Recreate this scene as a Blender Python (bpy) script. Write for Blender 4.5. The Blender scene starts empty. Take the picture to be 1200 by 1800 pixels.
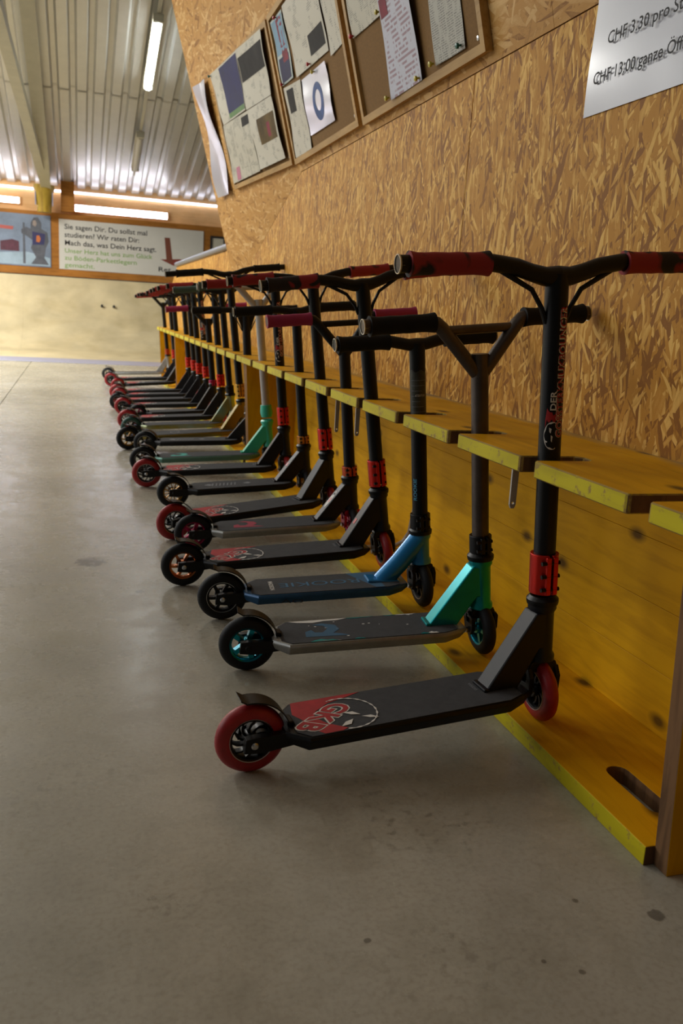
import bpy, math, random
from math import sin, cos, pi, radians, atan2, sqrt
from mathutils import Vector, Matrix, geometry
random.seed(7)
sc = bpy.context.scene
COL = sc.collection

# ------------------------------------------------------------------ camera
F_PX, H_CAM, ROLL = 1500.0, 0.6845, 0.0611
PITCH, YAW = radians(13.0137), radians(17.5065)
fh = Vector((sin(YAW), cos(YAW), 0)); rt = Vector((cos(YAW), -sin(YAW), 0)); upv = Vector((0, 0, 1))
fw = cos(PITCH) * fh - sin(PITCH) * upv
dn = -(sin(PITCH) * fh + cos(PITCH) * upv)
cx = rt * cos(ROLL) - dn * sin(ROLL)
cd = rt * sin(ROLL) + dn * cos(ROLL)
cam = bpy.data.cameras.new('camera'); camo = bpy.data.objects.new('camera', cam); COL.objects.link(camo)
m = Matrix.Identity(4)
for i in range(3):
    m[i][0] = cx[i]; m[i][1] = -cd[i]; m[i][2] = -fw[i]
m.translation = Vector((0, 0, H_CAM))
camo.matrix_world = m
cam.sensor_fit = 'VERTICAL'; cam.sensor_height = 36.0; cam.sensor_width = 24.0; cam.lens = F_PX / 1800 * 36
cam.clip_start = 0.02; cam.clip_end = 200
cam.dof.use_dof = True; cam.dof.focus_distance = 1.55; cam.dof.aperture_fstop = 8.0
sc.camera = camo

# ------------------------------------------------------------------ world, lights, exposure
w = bpy.data.worlds.new('hall_ambient'); sc.world = w; w.use_nodes = True
w.node_tree.nodes['Background'].inputs[0].default_value = (1.0, 0.97, 0.92, 1)
w.node_tree.nodes['Background'].inputs[1].default_value = 0.045
sc.view_settings.view_transform = 'Standard'; sc.view_settings.look = 'None'
sc.view_settings.gamma = 1.0; sc.view_settings.use_curve_mapping = False
sc.view_settings.exposure = 0.0

def area_light(name, loc, size_x, size_y, power, color, rot=(0, 0, 0)):
    l = bpy.data.lights.new(name, 'AREA'); l.shape = 'RECTANGLE'; l.size = size_x; l.size_y = size_y
    l.energy = power; l.color = color
    o = bpy.data.objects.new(name, l); COL.objects.link(o); o.location = loc; o.rotation_euler = rot
    return o
# added lights at roof height, out of frame, mainly to brighten the far end
for (lx, ly, lz, pw) in ((-2.4, 2.4, 4.2, 10), (-2.4, 5.2, 3.5, 58), (-2.0, 7.4, 2.95, 125), (-1.8, 9.6, 2.4, 115), (-5.2, 6.5, 3.2, 90), (-5.2, 9.4, 2.5, 90), (-1.0, -1.2, 4.9, 5)):
    area_light('added_roof_light', (lx, ly, lz), 0.12, 1.5, pw, (1.0, 0.985, 0.94))
# added broad light far left, out of frame, to brighten the chipboard wall
area_light('added_side_light', (-7.2, 5.4, 2.3), 1.3, 8.0, 185, (0.98, 0.985, 1.0), (0, -pi / 2, 0))

# ------------------------------------------------------------------ materials
def lin(h):
    h = h.lstrip('#'); out = []
    for i in (0, 2, 4):
        v = int(h[i:i + 2], 16) / 255
        out.append(v / 12.92 if v <= 0.04045 else ((v + 0.055) / 1.055) ** 2.4)
    return (*out, 1)
MATS = {}
class NT:
    def __init__(s, name):
        s.m = bpy.data.materials.new(name); s.m.use_nodes = True; s.t = s.m.node_tree
        s.b = s.t.nodes['Principled BSDF']
    def n(s, kind, **kw):
        nd = s.t.nodes.new(kind)
        for k, v in kw.items():
            if k.startswith('i_'):
                key = k[2:]; key = int(key) if key.isdigit() else key
                nd.inputs[key].default_value = v
            else: setattr(nd, k, v)
        return nd
    def l(s, a, b): s.t.links.new(a, b)
    def math(s, op, a, b=None):
        nd = s.n('ShaderNodeMath', operation=op)
        for i, v in enumerate((a, b)):
            if v is None: continue
            if isinstance(v, (int, float)): nd.inputs[i].default_value = v
            else: s.l(v, nd.inputs[i])
        return nd.outputs[0]
    def mix(s, fac, a, b, blend='MIX'):
        nd = s.n('ShaderNodeMix', data_type='RGBA', blend_type=blend)
        for sock, v in ((nd.inputs[0], fac), (nd.inputs[6], a), (nd.inputs[7], b)):
            if isinstance(v, (int, float)): sock.default_value = v
            elif isinstance(v, tuple): sock.default_value = v
            else: s.l(v, sock)
        return nd.outputs[2]
    def ramp(s, fac, stops, interp='LINEAR'):
        nd = s.n('ShaderNodeValToRGB'); cr = nd.color_ramp; cr.interpolation = interp
        while len(cr.elements) < len(stops): cr.elements.new(0.5)
        for e, (p, c) in zip(cr.elements, stops): e.position = p; e.color = c if isinstance(c, tuple) else lin(c)
        s.l(fac, nd.inputs[0]); return nd.outputs[0]
    def bump(s, h, strength=0.2, dist=0.001):
        nd = s.n('ShaderNodeBump', i_Strength=strength, i_Distance=dist); s.l(h, nd.inputs['Height']); s.l(nd.outputs[0], s.b.inputs['Normal'])
def mat(name, col, rough=0.5, metal=0.0, coat=0.0, var=0.0, vscale=30, bump=0.0, bscale=400, emit=None, es=0, spec=None):
    if name in MATS: return MATS[name]
    t = NT(name); b = t.b
    c = lin(col) if isinstance(col, str) else col
    b.inputs['Base Color'].default_value = c; b.inputs['Roughness'].default_value = rough; b.inputs['Metallic'].default_value = metal
    if spec is not None: b.inputs['Specular IOR Level'].default_value = spec
    if coat: b.inputs['Coat Weight'].default_value = coat; b.inputs['Coat Roughness'].default_value = 0.15
    if var or bump:
        tc = t.n('ShaderNodeTexCoord')
    if var:
        nz = t.n('ShaderNodeTexNoise', i_Scale=vscale, i_Detail=6.0, i_Roughness=0.65); t.l(tc.outputs['Object'], nz.inputs['Vector'])
        f = t.ramp(nz.outputs['Fac'], [(0.3, (1 - var, 1 - var, 1 - var, 1)), (0.7, (1, 1, 1, 1))])
        t.l(t.mix(1.0, c, f, 'MULTIPLY'), b.inputs['Base Color'])
    if bump:
        nb = t.n('ShaderNodeTexNoise', i_Scale=bscale, i_Detail=3.0); t.l(tc.outputs['Object'], nb.inputs['Vector']); t.bump(nb.outputs['Fac'], bump)
    if emit: b.inputs['Emission Color'].default_value = lin(emit); b.inputs['Emission Strength'].default_value = es
    MATS[name] = t.m
    return t.m

def osb_mat(name, dark, mid, light, swap=False, scale=1.0, rough=0.6, contrast=1.0):
    t = NT(name); tc = t.n('ShaderNodeTexCoord'); sp = t.n('ShaderNodeSeparateXYZ'); t.l(tc.outputs['Object'], sp.inputs[0])
    cb = t.n('ShaderNodeCombineXYZ')
    if swap: t.l(sp.outputs[2], cb.inputs[0]); t.l(sp.outputs[1], cb.inputs[1])
    else: t.l(sp.outputs[1], cb.inputs[0]); t.l(sp.outputs[2], cb.inputs[1])
    wn = t.n('ShaderNodeTexNoise', i_Scale=9.0 * scale, i_Detail=2.0); t.l(cb.outputs[0], wn.inputs['Vector'])
    wob = t.n('ShaderNodeVectorMath', operation='MULTIPLY_ADD'); t.l(wn.outputs['Color'], wob.inputs[0])
    wob.inputs[1].default_value = (0.018 / scale, 0.018 / scale, 0); t.l(cb.outputs[0], wob.inputs[2])
    best_p = best_v = None
    for k, (ang, sx, sy) in enumerate(((3, 95, 11), (-10, 70, 8.5), (17, 80, 11), (-24, 62, 12), (40, 95, 17), (8, 130, 16), (-52, 105, 18))):
        mp = t.n('ShaderNodeMapping', vector_type='POINT'); mp.inputs['Rotation'].default_value = (0, 0, radians(ang))
        mp.inputs['Scale'].default_value = (1, 1, 1); mp.inputs['Location'].default_value = (k * 3.17, k * 1.71, 0)
        t.l(wob.outputs[0], mp.inputs[0])
        mp2 = t.n('ShaderNodeMapping', vector_type='POINT'); mp2.inputs['Scale'].default_value = (sx * scale, sy * scale, 1); t.l(mp.outputs[0], mp2.inputs[0])
        v = t.n('ShaderNodeTexVoronoi', voronoi_dimensions='2D', feature='F1', i_Scale=1.0); t.l(mp2.outputs[0], v.inputs['Vector'])
        s2 = t.n('ShaderNodeSeparateColor'); t.l(v.outputs['Color'], s2.inputs[0])
        pr, tone = s2.outputs[0], s2.outputs[1]
        edge = t.math('MULTIPLY', v.outputs['Distance'], 0.16)
        tone = t.math('SUBTRACT', tone, edge)
        if best_p is None: best_p, best_v = pr, tone
        else:
            g = t.math('GREATER_THAN', pr, best_p)
            mv = t.n('ShaderNodeMix', data_type='FLOAT'); t.l(g, mv.inputs[0]); t.l(best_v, mv.inputs[2]); t.l(tone, mv.inputs[3])
            best_p, best_v = t.math('MAXIMUM', pr, best_p), mv.outputs[0]
    fine = t.n('ShaderNodeTexNoise', i_Scale=1.0, i_Detail=5.0, i_Roughness=0.7); mf = t.n('ShaderNodeMapping'); mf.inputs['Scale'].default_value = (420, 60, 1)
    t.l(wob.outputs[0], mf.inputs[0]); t.l(mf.outputs[0], fine.inputs['Vector'])
    big = t.n('ShaderNodeTexNoise', i_Scale=2.2, i_Detail=3.0); t.l(cb.outputs[0], big.inputs['Vector'])
    val = t.math('ADD', best_v, t.math('MULTIPLY', t.math('SUBTRACT', fine.outputs['Fac'], 0.5), 0.5))
    val = t.math('ADD', val, t.math('MULTIPLY', t.math('SUBTRACT', big.outputs['Fac'], 0.5), 0.25))
    val = t.math('ADD', t.math('MULTIPLY', t.math('SUBTRACT', val, 0.5), contrast), 0.5)
    colr = t.ramp(val, [(-0.0, dark), (0.2, mid), (0.58, mid), (0.95, light)])
    t.l(colr, t.b.inputs['Base Color']); t.b.inputs['Roughness'].default_value = rough; t.b.inputs['Specular IOR Level'].default_value = .2
    t.bump(val, 0.15, 0.001)
    MATS[name] = t.m; return t.m

def wood_mat(name, base, dark, axis=1, rough=0.45, worn=None, knots=True, stretch=9.0, scale=9.0, dusty=False):
    t = NT(name); tc = t.n('ShaderNodeTexCoord'); mp = t.n('ShaderNodeMapping')
    sv = [stretch] * 3; sv[axis] = 1.0
    mp.inputs['Scale'].default_value = sv; t.l(tc.outputs['Object'], mp.inputs[0])
    nz = t.n('ShaderNodeTexNoise', i_Scale=scale * .55, i_Detail=6.0, i_Roughness=0.6, i_Distortion=0.6); t.l(mp.outputs[0], nz.inputs['Vector'])
    col = t.ramp(nz.outputs['Fac'], [(0.28, dark), (0.55, base), (0.8, base)])
    big = t.n('ShaderNodeTexNoise', i_Scale=3.5, i_Detail=3.0); t.l(tc.outputs['Object'], big.inputs['Vector'])
    bf = t.ramp(big.outputs['Fac'], [(0.3, (.78, .78, .78, 1)), (0.7, (1.05, 1.05, 1.05, 1))])
    col = t.mix(1.0, col, bf, 'MULTIPLY')
    if knots:
        sk = t.n('ShaderNodeSeparateXYZ'); t.l(tc.outputs['Object'], sk.inputs[0]); ck = t.n('ShaderNodeCombineXYZ'); o_ = [i for i in range(3) if i != axis]
        t.l(t.math('ADD', sk.outputs[o_[0]], sk.outputs[o_[1]]), ck.inputs[0]); t.l(sk.outputs[axis], ck.inputs[1])
        mk = t.n('ShaderNodeMapping'); mk.inputs['Scale'].default_value = (6.0, 3.4, 1); t.l(ck.outputs[0], mk.inputs[0])
        v = t.n('ShaderNodeTexVoronoi', voronoi_dimensions='2D', feature='F1', i_Scale=1.0); t.l(mk.outputs[0], v.inputs['Vector'])
        kf = t.ramp(v.outputs['Distance'], [(0.03, (1, 1, 1, 1)), (0.10, (0, 0, 0, 1))])
        sel = t.n('ShaderNodeSeparateColor'); t.l(v.outputs['Color'], sel.inputs[0])
        kf = t.math('MULTIPLY', kf, t.math('GREATER_THAN', sel.outputs[0], 0.45))
        col = t.mix(t.math('MULTIPLY', kf, 0.85), col, lin('#3a2208'))
    if dusty:      # grey scuffed band where the boards meet the wall
        sx = t.n('ShaderNodeSeparateXYZ'); t.l(tc.outputs['Object'], sx.inputs[0])
        dz = t.n('ShaderNodeTexNoise', i_Scale=11.0, i_Detail=5.0, i_Roughness=.6); md = t.n('ShaderNodeMapping'); md.inputs['Scale'].default_value = (1.6, .35, 1); t.l(tc.outputs['Object'], md.inputs[0]); t.l(md.outputs[0], dz.inputs['Vector'])
        df = t.math('ADD', t.math('MULTIPLY', t.math('SUBTRACT', sx.outputs[0], .095), 11.0), t.math('MULTIPLY', t.math('SUBTRACT', dz.outputs['Fac'], .5), 1.6))
        col = t.mix(t.ramp(df, [(.1, (0, 0, 0, 1)), (.7, (.75, .75, .75, 1))]), col, lin('#8d8570'))
    if worn:
        wz = t.n('ShaderNodeTexNoise', i_Scale=34.0, i_Detail=7.0, i_Roughness=0.75); t.l(tc.outputs['Object'], wz.inputs['Vector'])
        wf = t.ramp(wz.outputs['Fac'], [(0.565, (0, 0, 0, 1)), (0.61, (1, 1, 1, 1))])
        col = t.mix(t.math('MULTIPLY', wf, 0.8), col, lin(worn))
    t.l(col, t.b.inputs['Base Color']); t.b.inputs['Roughness'].default_value = rough; t.b.inputs['Specular IOR Level'].default_value = .18
    t.bump(nz.outputs['Fac'], 0.12, 0.001)
    MATS[name] = t.m; return t.m

def floor_mat():
    t = NT('concrete'); tc = t.n('ShaderNodeTexCoord')
    a = t.n('ShaderNodeTexNoise', i_Scale=1.3, i_Detail=8.0, i_Roughness=0.62); t.l(tc.outputs['Object'], a.inputs['Vector'])
    b = t.n('ShaderNodeTexNoise', i_Scale=9.0, i_Detail=8.0, i_Roughness=0.7); t.l(tc.outputs['Object'], b.inputs['Vector'])
    cc = t.n('ShaderNodeTexNoise', i_Scale=140.0, i_Detail=4.0); t.l(tc.outputs['Object'], cc.inputs['Vector'])
    col = t.ramp(a.outputs['Fac'], [(0.28, '#8e8b7e'), (0.5, '#a7a396'), (0.72, '#b7b4a8')])
    col = t.mix(1.0, col, t.ramp(b.outputs['Fac'], [(0.28, (.80, .79, .76, 1)), (0.55, (1, 1, 1, 1))]), 'MULTIPLY')
    col = t.mix(1.0, col, t.ramp(cc.outputs['Fac'], [(0.30, (.86, .85, .83, 1)), (0.55, (1, 1, 1, 1))]), 'MULTIPLY')
    # scuffed, dirty patches and single dark specks
    d = t.n('ShaderNodeTexNoise', i_Scale=60.0, i_Detail=3.0); t.l(tc.outputs['Object'], d.inputs['Vector'])
    e = t.n('ShaderNodeTexNoise', i_Scale=3.2, i_Detail=2.0); t.l(tc.outputs['Object'], e.inputs['Vector'])
    msk = t.math('MULTIPLY', t.ramp(d.outputs['Fac'], [(0.56, (0, 0, 0, 1)), (0.66, (1, 1, 1, 1))]), t.ramp(e.outputs['Fac'], [(0.52, (0, 0, 0, 1)), (0.66, (1, 1, 1, 1))]))
    col = t.mix(t.math('MULTIPLY', msk, 0.4), col, lin('#4d473c'))
    sp = t.n('ShaderNodeTexVoronoi', i_Scale=5.0); t.l(tc.outputs['Object'], sp.inputs['Vector'])
    col = t.mix(t.ramp(sp.outputs['Distance'], [(0.007, (.7, .7, .7, 1)), (0.012, (0, 0, 0, 1))]), col, lin('#2c2823'))
    for (x, y, r) in ((.137, 2.023, .012), (.028, 2.283, .045), (.663, .735, .011), (.521, .676, .004), (.487, .699, .003), (.578, .782, .004), (.305, .773, .005)):
        vd = t.n('ShaderNodeVectorMath', operation='DISTANCE'); t.l(tc.outputs['Object'], vd.inputs[0]); vd.inputs[1].default_value = (x, y, 0)
        dd = t.math('ADD', t.math('DIVIDE', vd.outputs['Value'], r), t.math('MULTIPLY', t.math('SUBTRACT', d.outputs['Fac'], 0.5), 1.6))
        col = t.mix(t.ramp(dd, [(0.75, (.6, .6, .6, 1)), (1.0, (0, 0, 0, 1))]), col, lin('#35312a'))
    t.l(col, t.b.inputs['Base Color'])
    t.l(t.ramp(b.outputs['Fac'], [(0.3, (.34, .34, .34, 1)), (0.7, (.20, .20, .20, 1))]), t.b.inputs['Roughness'])
    t.bump(cc.outputs['Fac'], 0.05, 0.001)
    MATS['concrete'] = t.m; return t.m

def marble_grip(name, c1, c2):
    t = NT(name); tc = t.n('ShaderNodeTexCoord')
    n1 = t.n('ShaderNodeTexNoise', i_Scale=13.0, i_Detail=1.5, i_Distortion=1.6); t.l(tc.outputs['Object'], n1.inputs['Vector'])
    t.l(t.ramp(n1.outputs['Fac'], [(0.42, c2), (0.47, c1)]), t.b.inputs['Base Color']); t.b.inputs['Roughness'].default_value = 0.75
    n2 = t.n('ShaderNodeTexNoise', i_Scale=260.0); t.l(tc.outputs['Object'], n2.inputs['Vector']); t.bump(n2.outputs['Fac'], 0.3)
    MATS[name] = t.m; return t.m

def newsprint(name, paper, ink, cols=3, dens=60.0, swapf=1.0, share=0.5):
    """columns of tiny unreadable print, from UV"""
    t = NT(name); uv = t.n('ShaderNodeUVMap'); sp = t.n('ShaderNodeSeparateXYZ'); t.l(uv.outputs[0], sp.inputs[0])
    row = t.math('FRACT', t.math('MULTIPLY', sp.outputs[1], dens)); line = t.math('LESS_THAN', row, 0.5)
    colm = t.math('FRACT', t.math('MULTIPLY', sp.outputs[0], float(cols))); inside = t.math('MULTIPLY', t.math('GREATER_THAN', colm, 0.06), t.math('LESS_THAN', colm, 0.94))
    mp = t.n('ShaderNodeMapping'); mp.inputs['Scale'].default_value = (cols * 22.0, dens, 1); t.l(uv.outputs[0], mp.inputs[0])
    wn = t.n('ShaderNodeTexWhiteNoise', noise_dimensions='2D'); sn = t.n('ShaderNodeVectorMath', operation='FLOOR'); t.l(mp.outputs[0], sn.inputs[0]); t.l(sn.outputs[0], wn.inputs['Vector'])
    bl = t.n('ShaderNodeTexNoise', i_Scale=5.0); t.l(uv.outputs[0], bl.inputs['Vector'])
    f = t.math('MULTIPLY', t.math('MULTIPLY', line, inside), t.math('LESS_THAN', wn.outputs['Value'], 0.8))
    f = t.math('MULTIPLY', f, t.ramp(bl.outputs['Fac'], [(share - .03, (0, 0, 0, 1)), (share + .03, (1, 1, 1, 1))]))
    t.l(t.mix(t.math('MULTIPLY', f, 0.7), lin(paper), lin(ink)), t.b.inputs['Base Color']); t.b.inputs['Roughness'].default_value = 0.6
    MATS[name] = t.m; return t.m

M_OSB = osb_mat('osb_wall', '#8c5a1a', '#b9822b', '#e2b45e', scale=1.35, contrast=1.2)
M_OSB2 = osb_mat('osb_lean', '#8a5c24', '#ba8a46', '#dcb67a', swap=True, contrast=0.85, scale=.8)
M_FLOOR = floor_mat()
M_YEL = wood_mat('yellow_panel', '#dda404', '#c69000', axis=1, rough=.55)
M_YELV = wood_mat('yellow_panel_upright', '#dda404', '#c69000', axis=2, rough=.55)
M_YEDGE = wood_mat('yellow_edge', '#c8b818', '#b5a416', axis=1, worn='#8a6a44', knots=False)
M_YSHELF = wood_mat('yellow_shelf', '#dda404', '#c69000', axis=1, rough=.5, dusty=True)
M_RAW = wood_mat('cut_wood', '#7a5a3c', '#4f3826', axis=2, rough=0.75, knots=False)
M_CHIP = wood_mat('chipped_edge', '#a58a4a', '#7d6238', axis=1, rough=.8, worn='#b9a52a', knots=False, scale=30)
M_BLACK = mat('black_paint', '#08090a', 0.40, 0.0, var=.3, spec=.28)
M_SATIN = mat('black_satin', '#0a0b0d', 0.45, 0.0, var=.25, spec=.28)
M_FRAMEBLK = mat('black_frame', '#101218', 0.42, 0.0, var=.25, spec=.32)
M_RUB = mat('black_rubber', '#121316', 0.6, var=.2, spec=.3)
M_REDT = mat('red_tyre', '#a5191d', 0.45, var=.35, vscale=60)
M_GREENT = mat('dark_green_tyre', '#1f4b42', 0.5, var=.3)
M_TAPE = mat('grip_tape', '#434446', 0.9, var=.25, vscale=60, bump=.5, bscale=900, spec=.25)
M_STEEL = mat('steel', '#b9bbbd', 0.28, 1.0)
M_RAWBAR = mat('raw_steel_bar', '#5b524c', 0.42, 0.8, var=.35, vscale=25)
M_REDC = mat('red_anodised', '#c4200f', 0.3, 0.6, var=.15)
M_ORANGEC = mat('orange_anodised', '#b4441a', 0.35, 0.5)
M_GOLD = mat('gold_anodised', '#b98d3a', 0.28, 0.85)
M_COPPER = mat('copper_anodised', '#c9743a', 0.25, 0.85)
M_TEAL = mat('teal_anodised', '#0aa8ae', 0.28, 0.6, var=.25, vscale=12)
M_TEALDK = mat('teal_core', '#0a93a8', 0.2, 0.8)
M_BLUE = mat('blue_paint', '#1f7cb8', 0.25, 0.3, 0.4)
M_BLUEDK = mat('dark_blue_paint', '#1c4f78', 0.35, 0.3, var=.3)
M_MINT = mat('mint_paint', '#2fb598', 0.35, 0.0, 0.3)
M_WHITE = mat('white_paint', '#b5b0a8', 0.4, var=.25, vscale=18)
M_MAG = mat('magenta_anodised', '#a81650', 0.3, 0.6)
M_PINKG = mat('magenta_grip', '#8e1d4b', 0.75, bump=.3)
M_BLKG = mat('black_grip', '#090a0c', 0.7, bump=.3, spec=.25)
M_GREENG = mat('green_grey_grip', '#39504a', 0.75, bump=.3)
M_REDG = marble_grip('red_black_grip', '#8c1c1f', '#160d0e')
M_ALU = mat('raw_aluminium', '#9c9d99', 0.42, 0.5, var=.25, vscale=40)
def oil():
    t = NT('oil_slick'); tc = t.n('ShaderNodeTexCoord'); nz = t.n('ShaderNodeTexNoise', i_Scale=7.0, i_Detail=2.0); t.l(tc.outputs['Object'], nz.inputs['Vector'])
    t.l(t.ramp(nz.outputs['Fac'], [(.36, '#6fb2c4'), (.5, '#8a9a86'), (.64, '#8a7f3c')]), t.b.inputs['Base Color']); t.b.inputs['Metallic'].default_value = .8; t.b.inputs['Roughness'].default_value = .28
    return t.m
M_OIL = oil()
M_GOLDF = mat('gold_frame', '#7d6e34', 0.32, 0.7)
M_WPR = mat('white_print', '#c9c6bf', 0.7)
M_RPR = mat('red_print', '#a8191c', 0.75, var=.35, vscale=50)
M_BPR = mat('blue_print', '#2b5470', 0.8)
M_TPR = mat('teal_print', '#2c8f84', 0.8)
M_KPR = mat('black_print', '#1b1b1d', 0.7)
M_GPR = mat('green_print', '#7aa052', 0.7)
M_PLYW = wood_mat('ramp_ply', '#cfc09a', '#c2b188', axis=0, rough=0.4, knots=False, stretch=2.0, scale=3.0)
M_BAND = wood_mat('brown_board', '#a9702f', '#8e5a22', axis=0, rough=0.55, knots=False)
M_ORW = wood_mat('orange_boarding', '#ecbd84', '#e2ae72', axis=0, rough=0.6, knots=False)
M_PINE = wood_mat('pine_frame', '#b8945a', '#a07c46', axis=1, rough=0.5, knots=False)
M_CORK = mat('cork', '#83602f', 0.9, var=.3, vscale=160)
M_ROOF = mat('roof_sheet', '#c8c6bd', 0.30, 0.5, var=.10, vscale=6)
M_BEAM = mat('beam_paint', '#b5b096', 0.5, var=.15, vscale=8)
M_LAMPH = mat('lamp_housing', '#b9b39c', 0.5)
M_TUBE = mat('lamp_tube', '#ffffff', 0.4, emit='#f4fbff', es=22)
M_WIN = mat('window_light', '#ffffff', 0.4, emit='#dfe6ff', es=14)
M_PAPER = mat('white_paper', '#b9bcc6', 0.25, coat=.4)
M_PLAINP = mat('matt_paper', '#bfbaa8', 0.7)
M_BANNER = mat('banner_white', '#c8c6bd', 0.55, var=.06, vscale=4)
M_STRIP = mat('metal_strip', '#9a9aae', 0.5, 0.2)

# ------------------------------------------------------------------ mesh helpers
class MB:
    def __init__(s): s.v = []; s.f = []; s.mi = []; s.mats = []; s.cur = 0
    def use(s, m):
        if m not in s.mats: s.mats.append(m)
        s.cur = s.mats.index(m); return s
    def add(s, vs, fs):
        o = len(s.v); s.v += [Vector(v) for v in vs]; s.f += [[i + o for i in f] for f in fs]; s.mi += [s.cur] * len(fs); return s
    def box(s, c, d, M=None):
        c = Vector(c); x, y, z = d[0] / 2, d[1] / 2, d[2] / 2
        vs = [Vector((i, j, k)) for i in (-x, x) for j in (-y, y) for k in (-z, z)]
        vs = [(M @ v if M else v) + c for v in vs]
        return s.add(vs, [(0, 1, 3, 2), (4, 6, 7, 5), (0, 4, 5, 1), (2, 3, 7, 6), (0, 2, 6, 4), (1, 5, 7, 3)])
    def ring(s, c, ax, r, n, ref=None):
        ax = ax.normalized(); ref = ref or (Vector((0, 0, 1)) if abs(ax.z) < .9 else Vector((0, 1, 0)))
        a = (ref - ax * ref.dot(ax)).normalized(); b = ax.cross(a)
        return [c + (a * cos(2 * pi * i / n) + b * sin(2 * pi * i / n)) * r for i in range(n)]
    def tube(s, pts, r, n=12, cap=True):
        pts = [Vector(p) for p in pts]; rs = r if isinstance(r, (list, tuple)) else [r] * len(pts); vs = []; fs = []
        ref = None
        for i, p in enumerate(pts):
            t = (pts[min(i + 1, len(pts) - 1)] - pts[max(i - 1, 0)]).normalized()
            if ref is None:
                ref = Vector((0, 1, 0)) if abs(t.y) < .9 else Vector((1, 0, 0))
            ref = (ref - t * ref.dot(t)).normalized()
            vs += s.ring(p, t, rs[i], n, ref)
        for k in range(len(pts) - 1):
            for i in range(n): fs.append((k * n + i, k * n + (i + 1) % n, (k + 1) * n + (i + 1) % n, (k + 1) * n + i))
        if cap: fs.append(tuple(reversed(range(n)))); fs.append(tuple(range((len(pts) - 1) * n, len(pts) * n)))
        return s.add(vs, fs)
    def lathe(s, prof, c, ax, n=28, closed=False):
        """prof: (radius, offset along axis)"""
        c = Vector(c); ax = Vector(ax).normalized(); vs = []; fs = []; k = len(prof)
        for (r, h) in prof: vs += s.ring(c + ax * h, ax, max(r, 1e-5), n)
        for j in range(k if closed else k - 1):
            j2 = (j + 1) % k
            for i in range(n): fs.append((j * n + i, j * n + (i + 1) % n, j2 * n + (i + 1) % n, j2 * n + i))
        return s.add(vs, fs)
    def prism(s, outline, d0, d1, fr=None, holes=()):
        """2-D outline (a,b) extruded from d0 to d1 along the third axis; fr maps (a,b,d) to a point"""
        fr = fr or (lambda a, b, d: Vector((a, b, d)))
        loops = [list(outline)] + [list(h) for h in holes]
        tri = geometry.tessellate_polygon([[Vector((p[0], p[1], 0)) for p in L] for L in loops])
        flat = [p for L in loops for p in L]; n = len(flat)
        vs = [fr(p[0], p[1], d0) for p in flat] + [fr(p[0], p[1], d1) for p in flat]
        fs = [tuple(t) for t in tri] + [tuple(i + n for i in reversed(t)) for t in tri]
        o = 0
        for L in loops:
            k = len(L)
            for i in range(k): fs.append((o + i, o + (i + 1) % k, n + o + (i + 1) % k, n + o + i))
            o += k
        return s.add(vs, fs)
    def xf(s, M): s.v = [M @ v for v in s.v]; return s
    def build(s, name, m=None, parent=None, smooth=40, bevel=0, uv=None):
        me = bpy.data.meshes.new(name); me.from_pydata([tuple(v) for v in s.v], [], s.f)
        import bmesh
        bm = bmesh.new(); bm.from_mesh(me); bmesh.ops.recalc_face_normals(bm, faces=bm.faces); bm.to_mesh(me); bm.free()
        ms = s.mats if s.mats else [m]
        for q in ms: me.materials.append(q)
        if s.mats:
            for p, i in zip(me.polygons, s.mi): p.material_index = i
        if uv:
            ul = me.uv_layers.new(name='UVMap')
            for lp in me.loops: ul.data[lp.index].uv = uv[lp.vertex_index]
        if smooth:
            me.polygons.foreach_set('use_smooth', [True] * len(me.polygons)); me.set_sharp_from_angle(angle=radians(smooth))
        o = bpy.data.objects.new(name, me); COL.objects.link(o)
        if parent: o.parent = parent
        if bevel:
            b = o.modifiers.new('bevel', 'BEVEL'); b.width = bevel; b.segments = 2; b.limit_method = 'ANGLE'; b.angle_limit = radians(40)
        return o
def tag(o, label, cat, group=None):
    o['label'] = label; o['category'] = cat
    if group: o['group'] = group
    return o
def struct(o, label=None):
    o['kind'] = 'structure'
    if label: o['label'] = label
    return o
def thing(name, label, cat, loc=(0, 0, 0), rz=0, group=None):
    o = bpy.data.objects.new(name, None); COL.objects.link(o); o.location = loc; o.rotation_euler = (0, 0, rz); o.empty_display_size = .05
    return tag(o, label, cat, group)
def rectv(u0, v0, u1, v1): return [(u0, v0), (u1, v0), (u1, v1), (u0, v1)]
_tc = {}
def text_mesh(body, bold=0.0, shear=0.0, align='LEFT'):
    """flat letter outlines at size 1 -> (verts2d, faces)"""
    key = (body, bold, shear, align)
    if key in _tc: return _tc[key]
    cu = bpy.data.curves.new('lettering', 'FONT'); cu.body = body; cu.size = 1; cu.offset = bold; cu.shear = shear; cu.align_x = align
    cu.resolution_u = 3
    o = bpy.data.objects.new('lettering', cu); COL.objects.link(o)
    dg = bpy.context.evaluated_depsgraph_get(); me = o.evaluated_get(dg).to_mesh()
    vs = [(v.co.x, v.co.y) for v in me.vertices]; fs = [tuple(p.vertices) for p in me.polygons]
    o.evaluated_get(dg).to_mesh_clear(); bpy.data.objects.remove(o); bpy.data.curves.remove(cu)
    _tc[key] = (vs, fs); return vs, fs
def add_text(mb, body, size, fr, bold=0.0, shear=0.0, align='LEFT', width=None):
    vs, fs = text_mesh(body, bold, shear, align)
    sx = size
    if width:
        xs = [v[0] for v in vs]; sx = width / (max(xs) - min(xs))
    return mb.add([fr(x * sx, y * size) for x, y in vs], fs)

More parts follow.
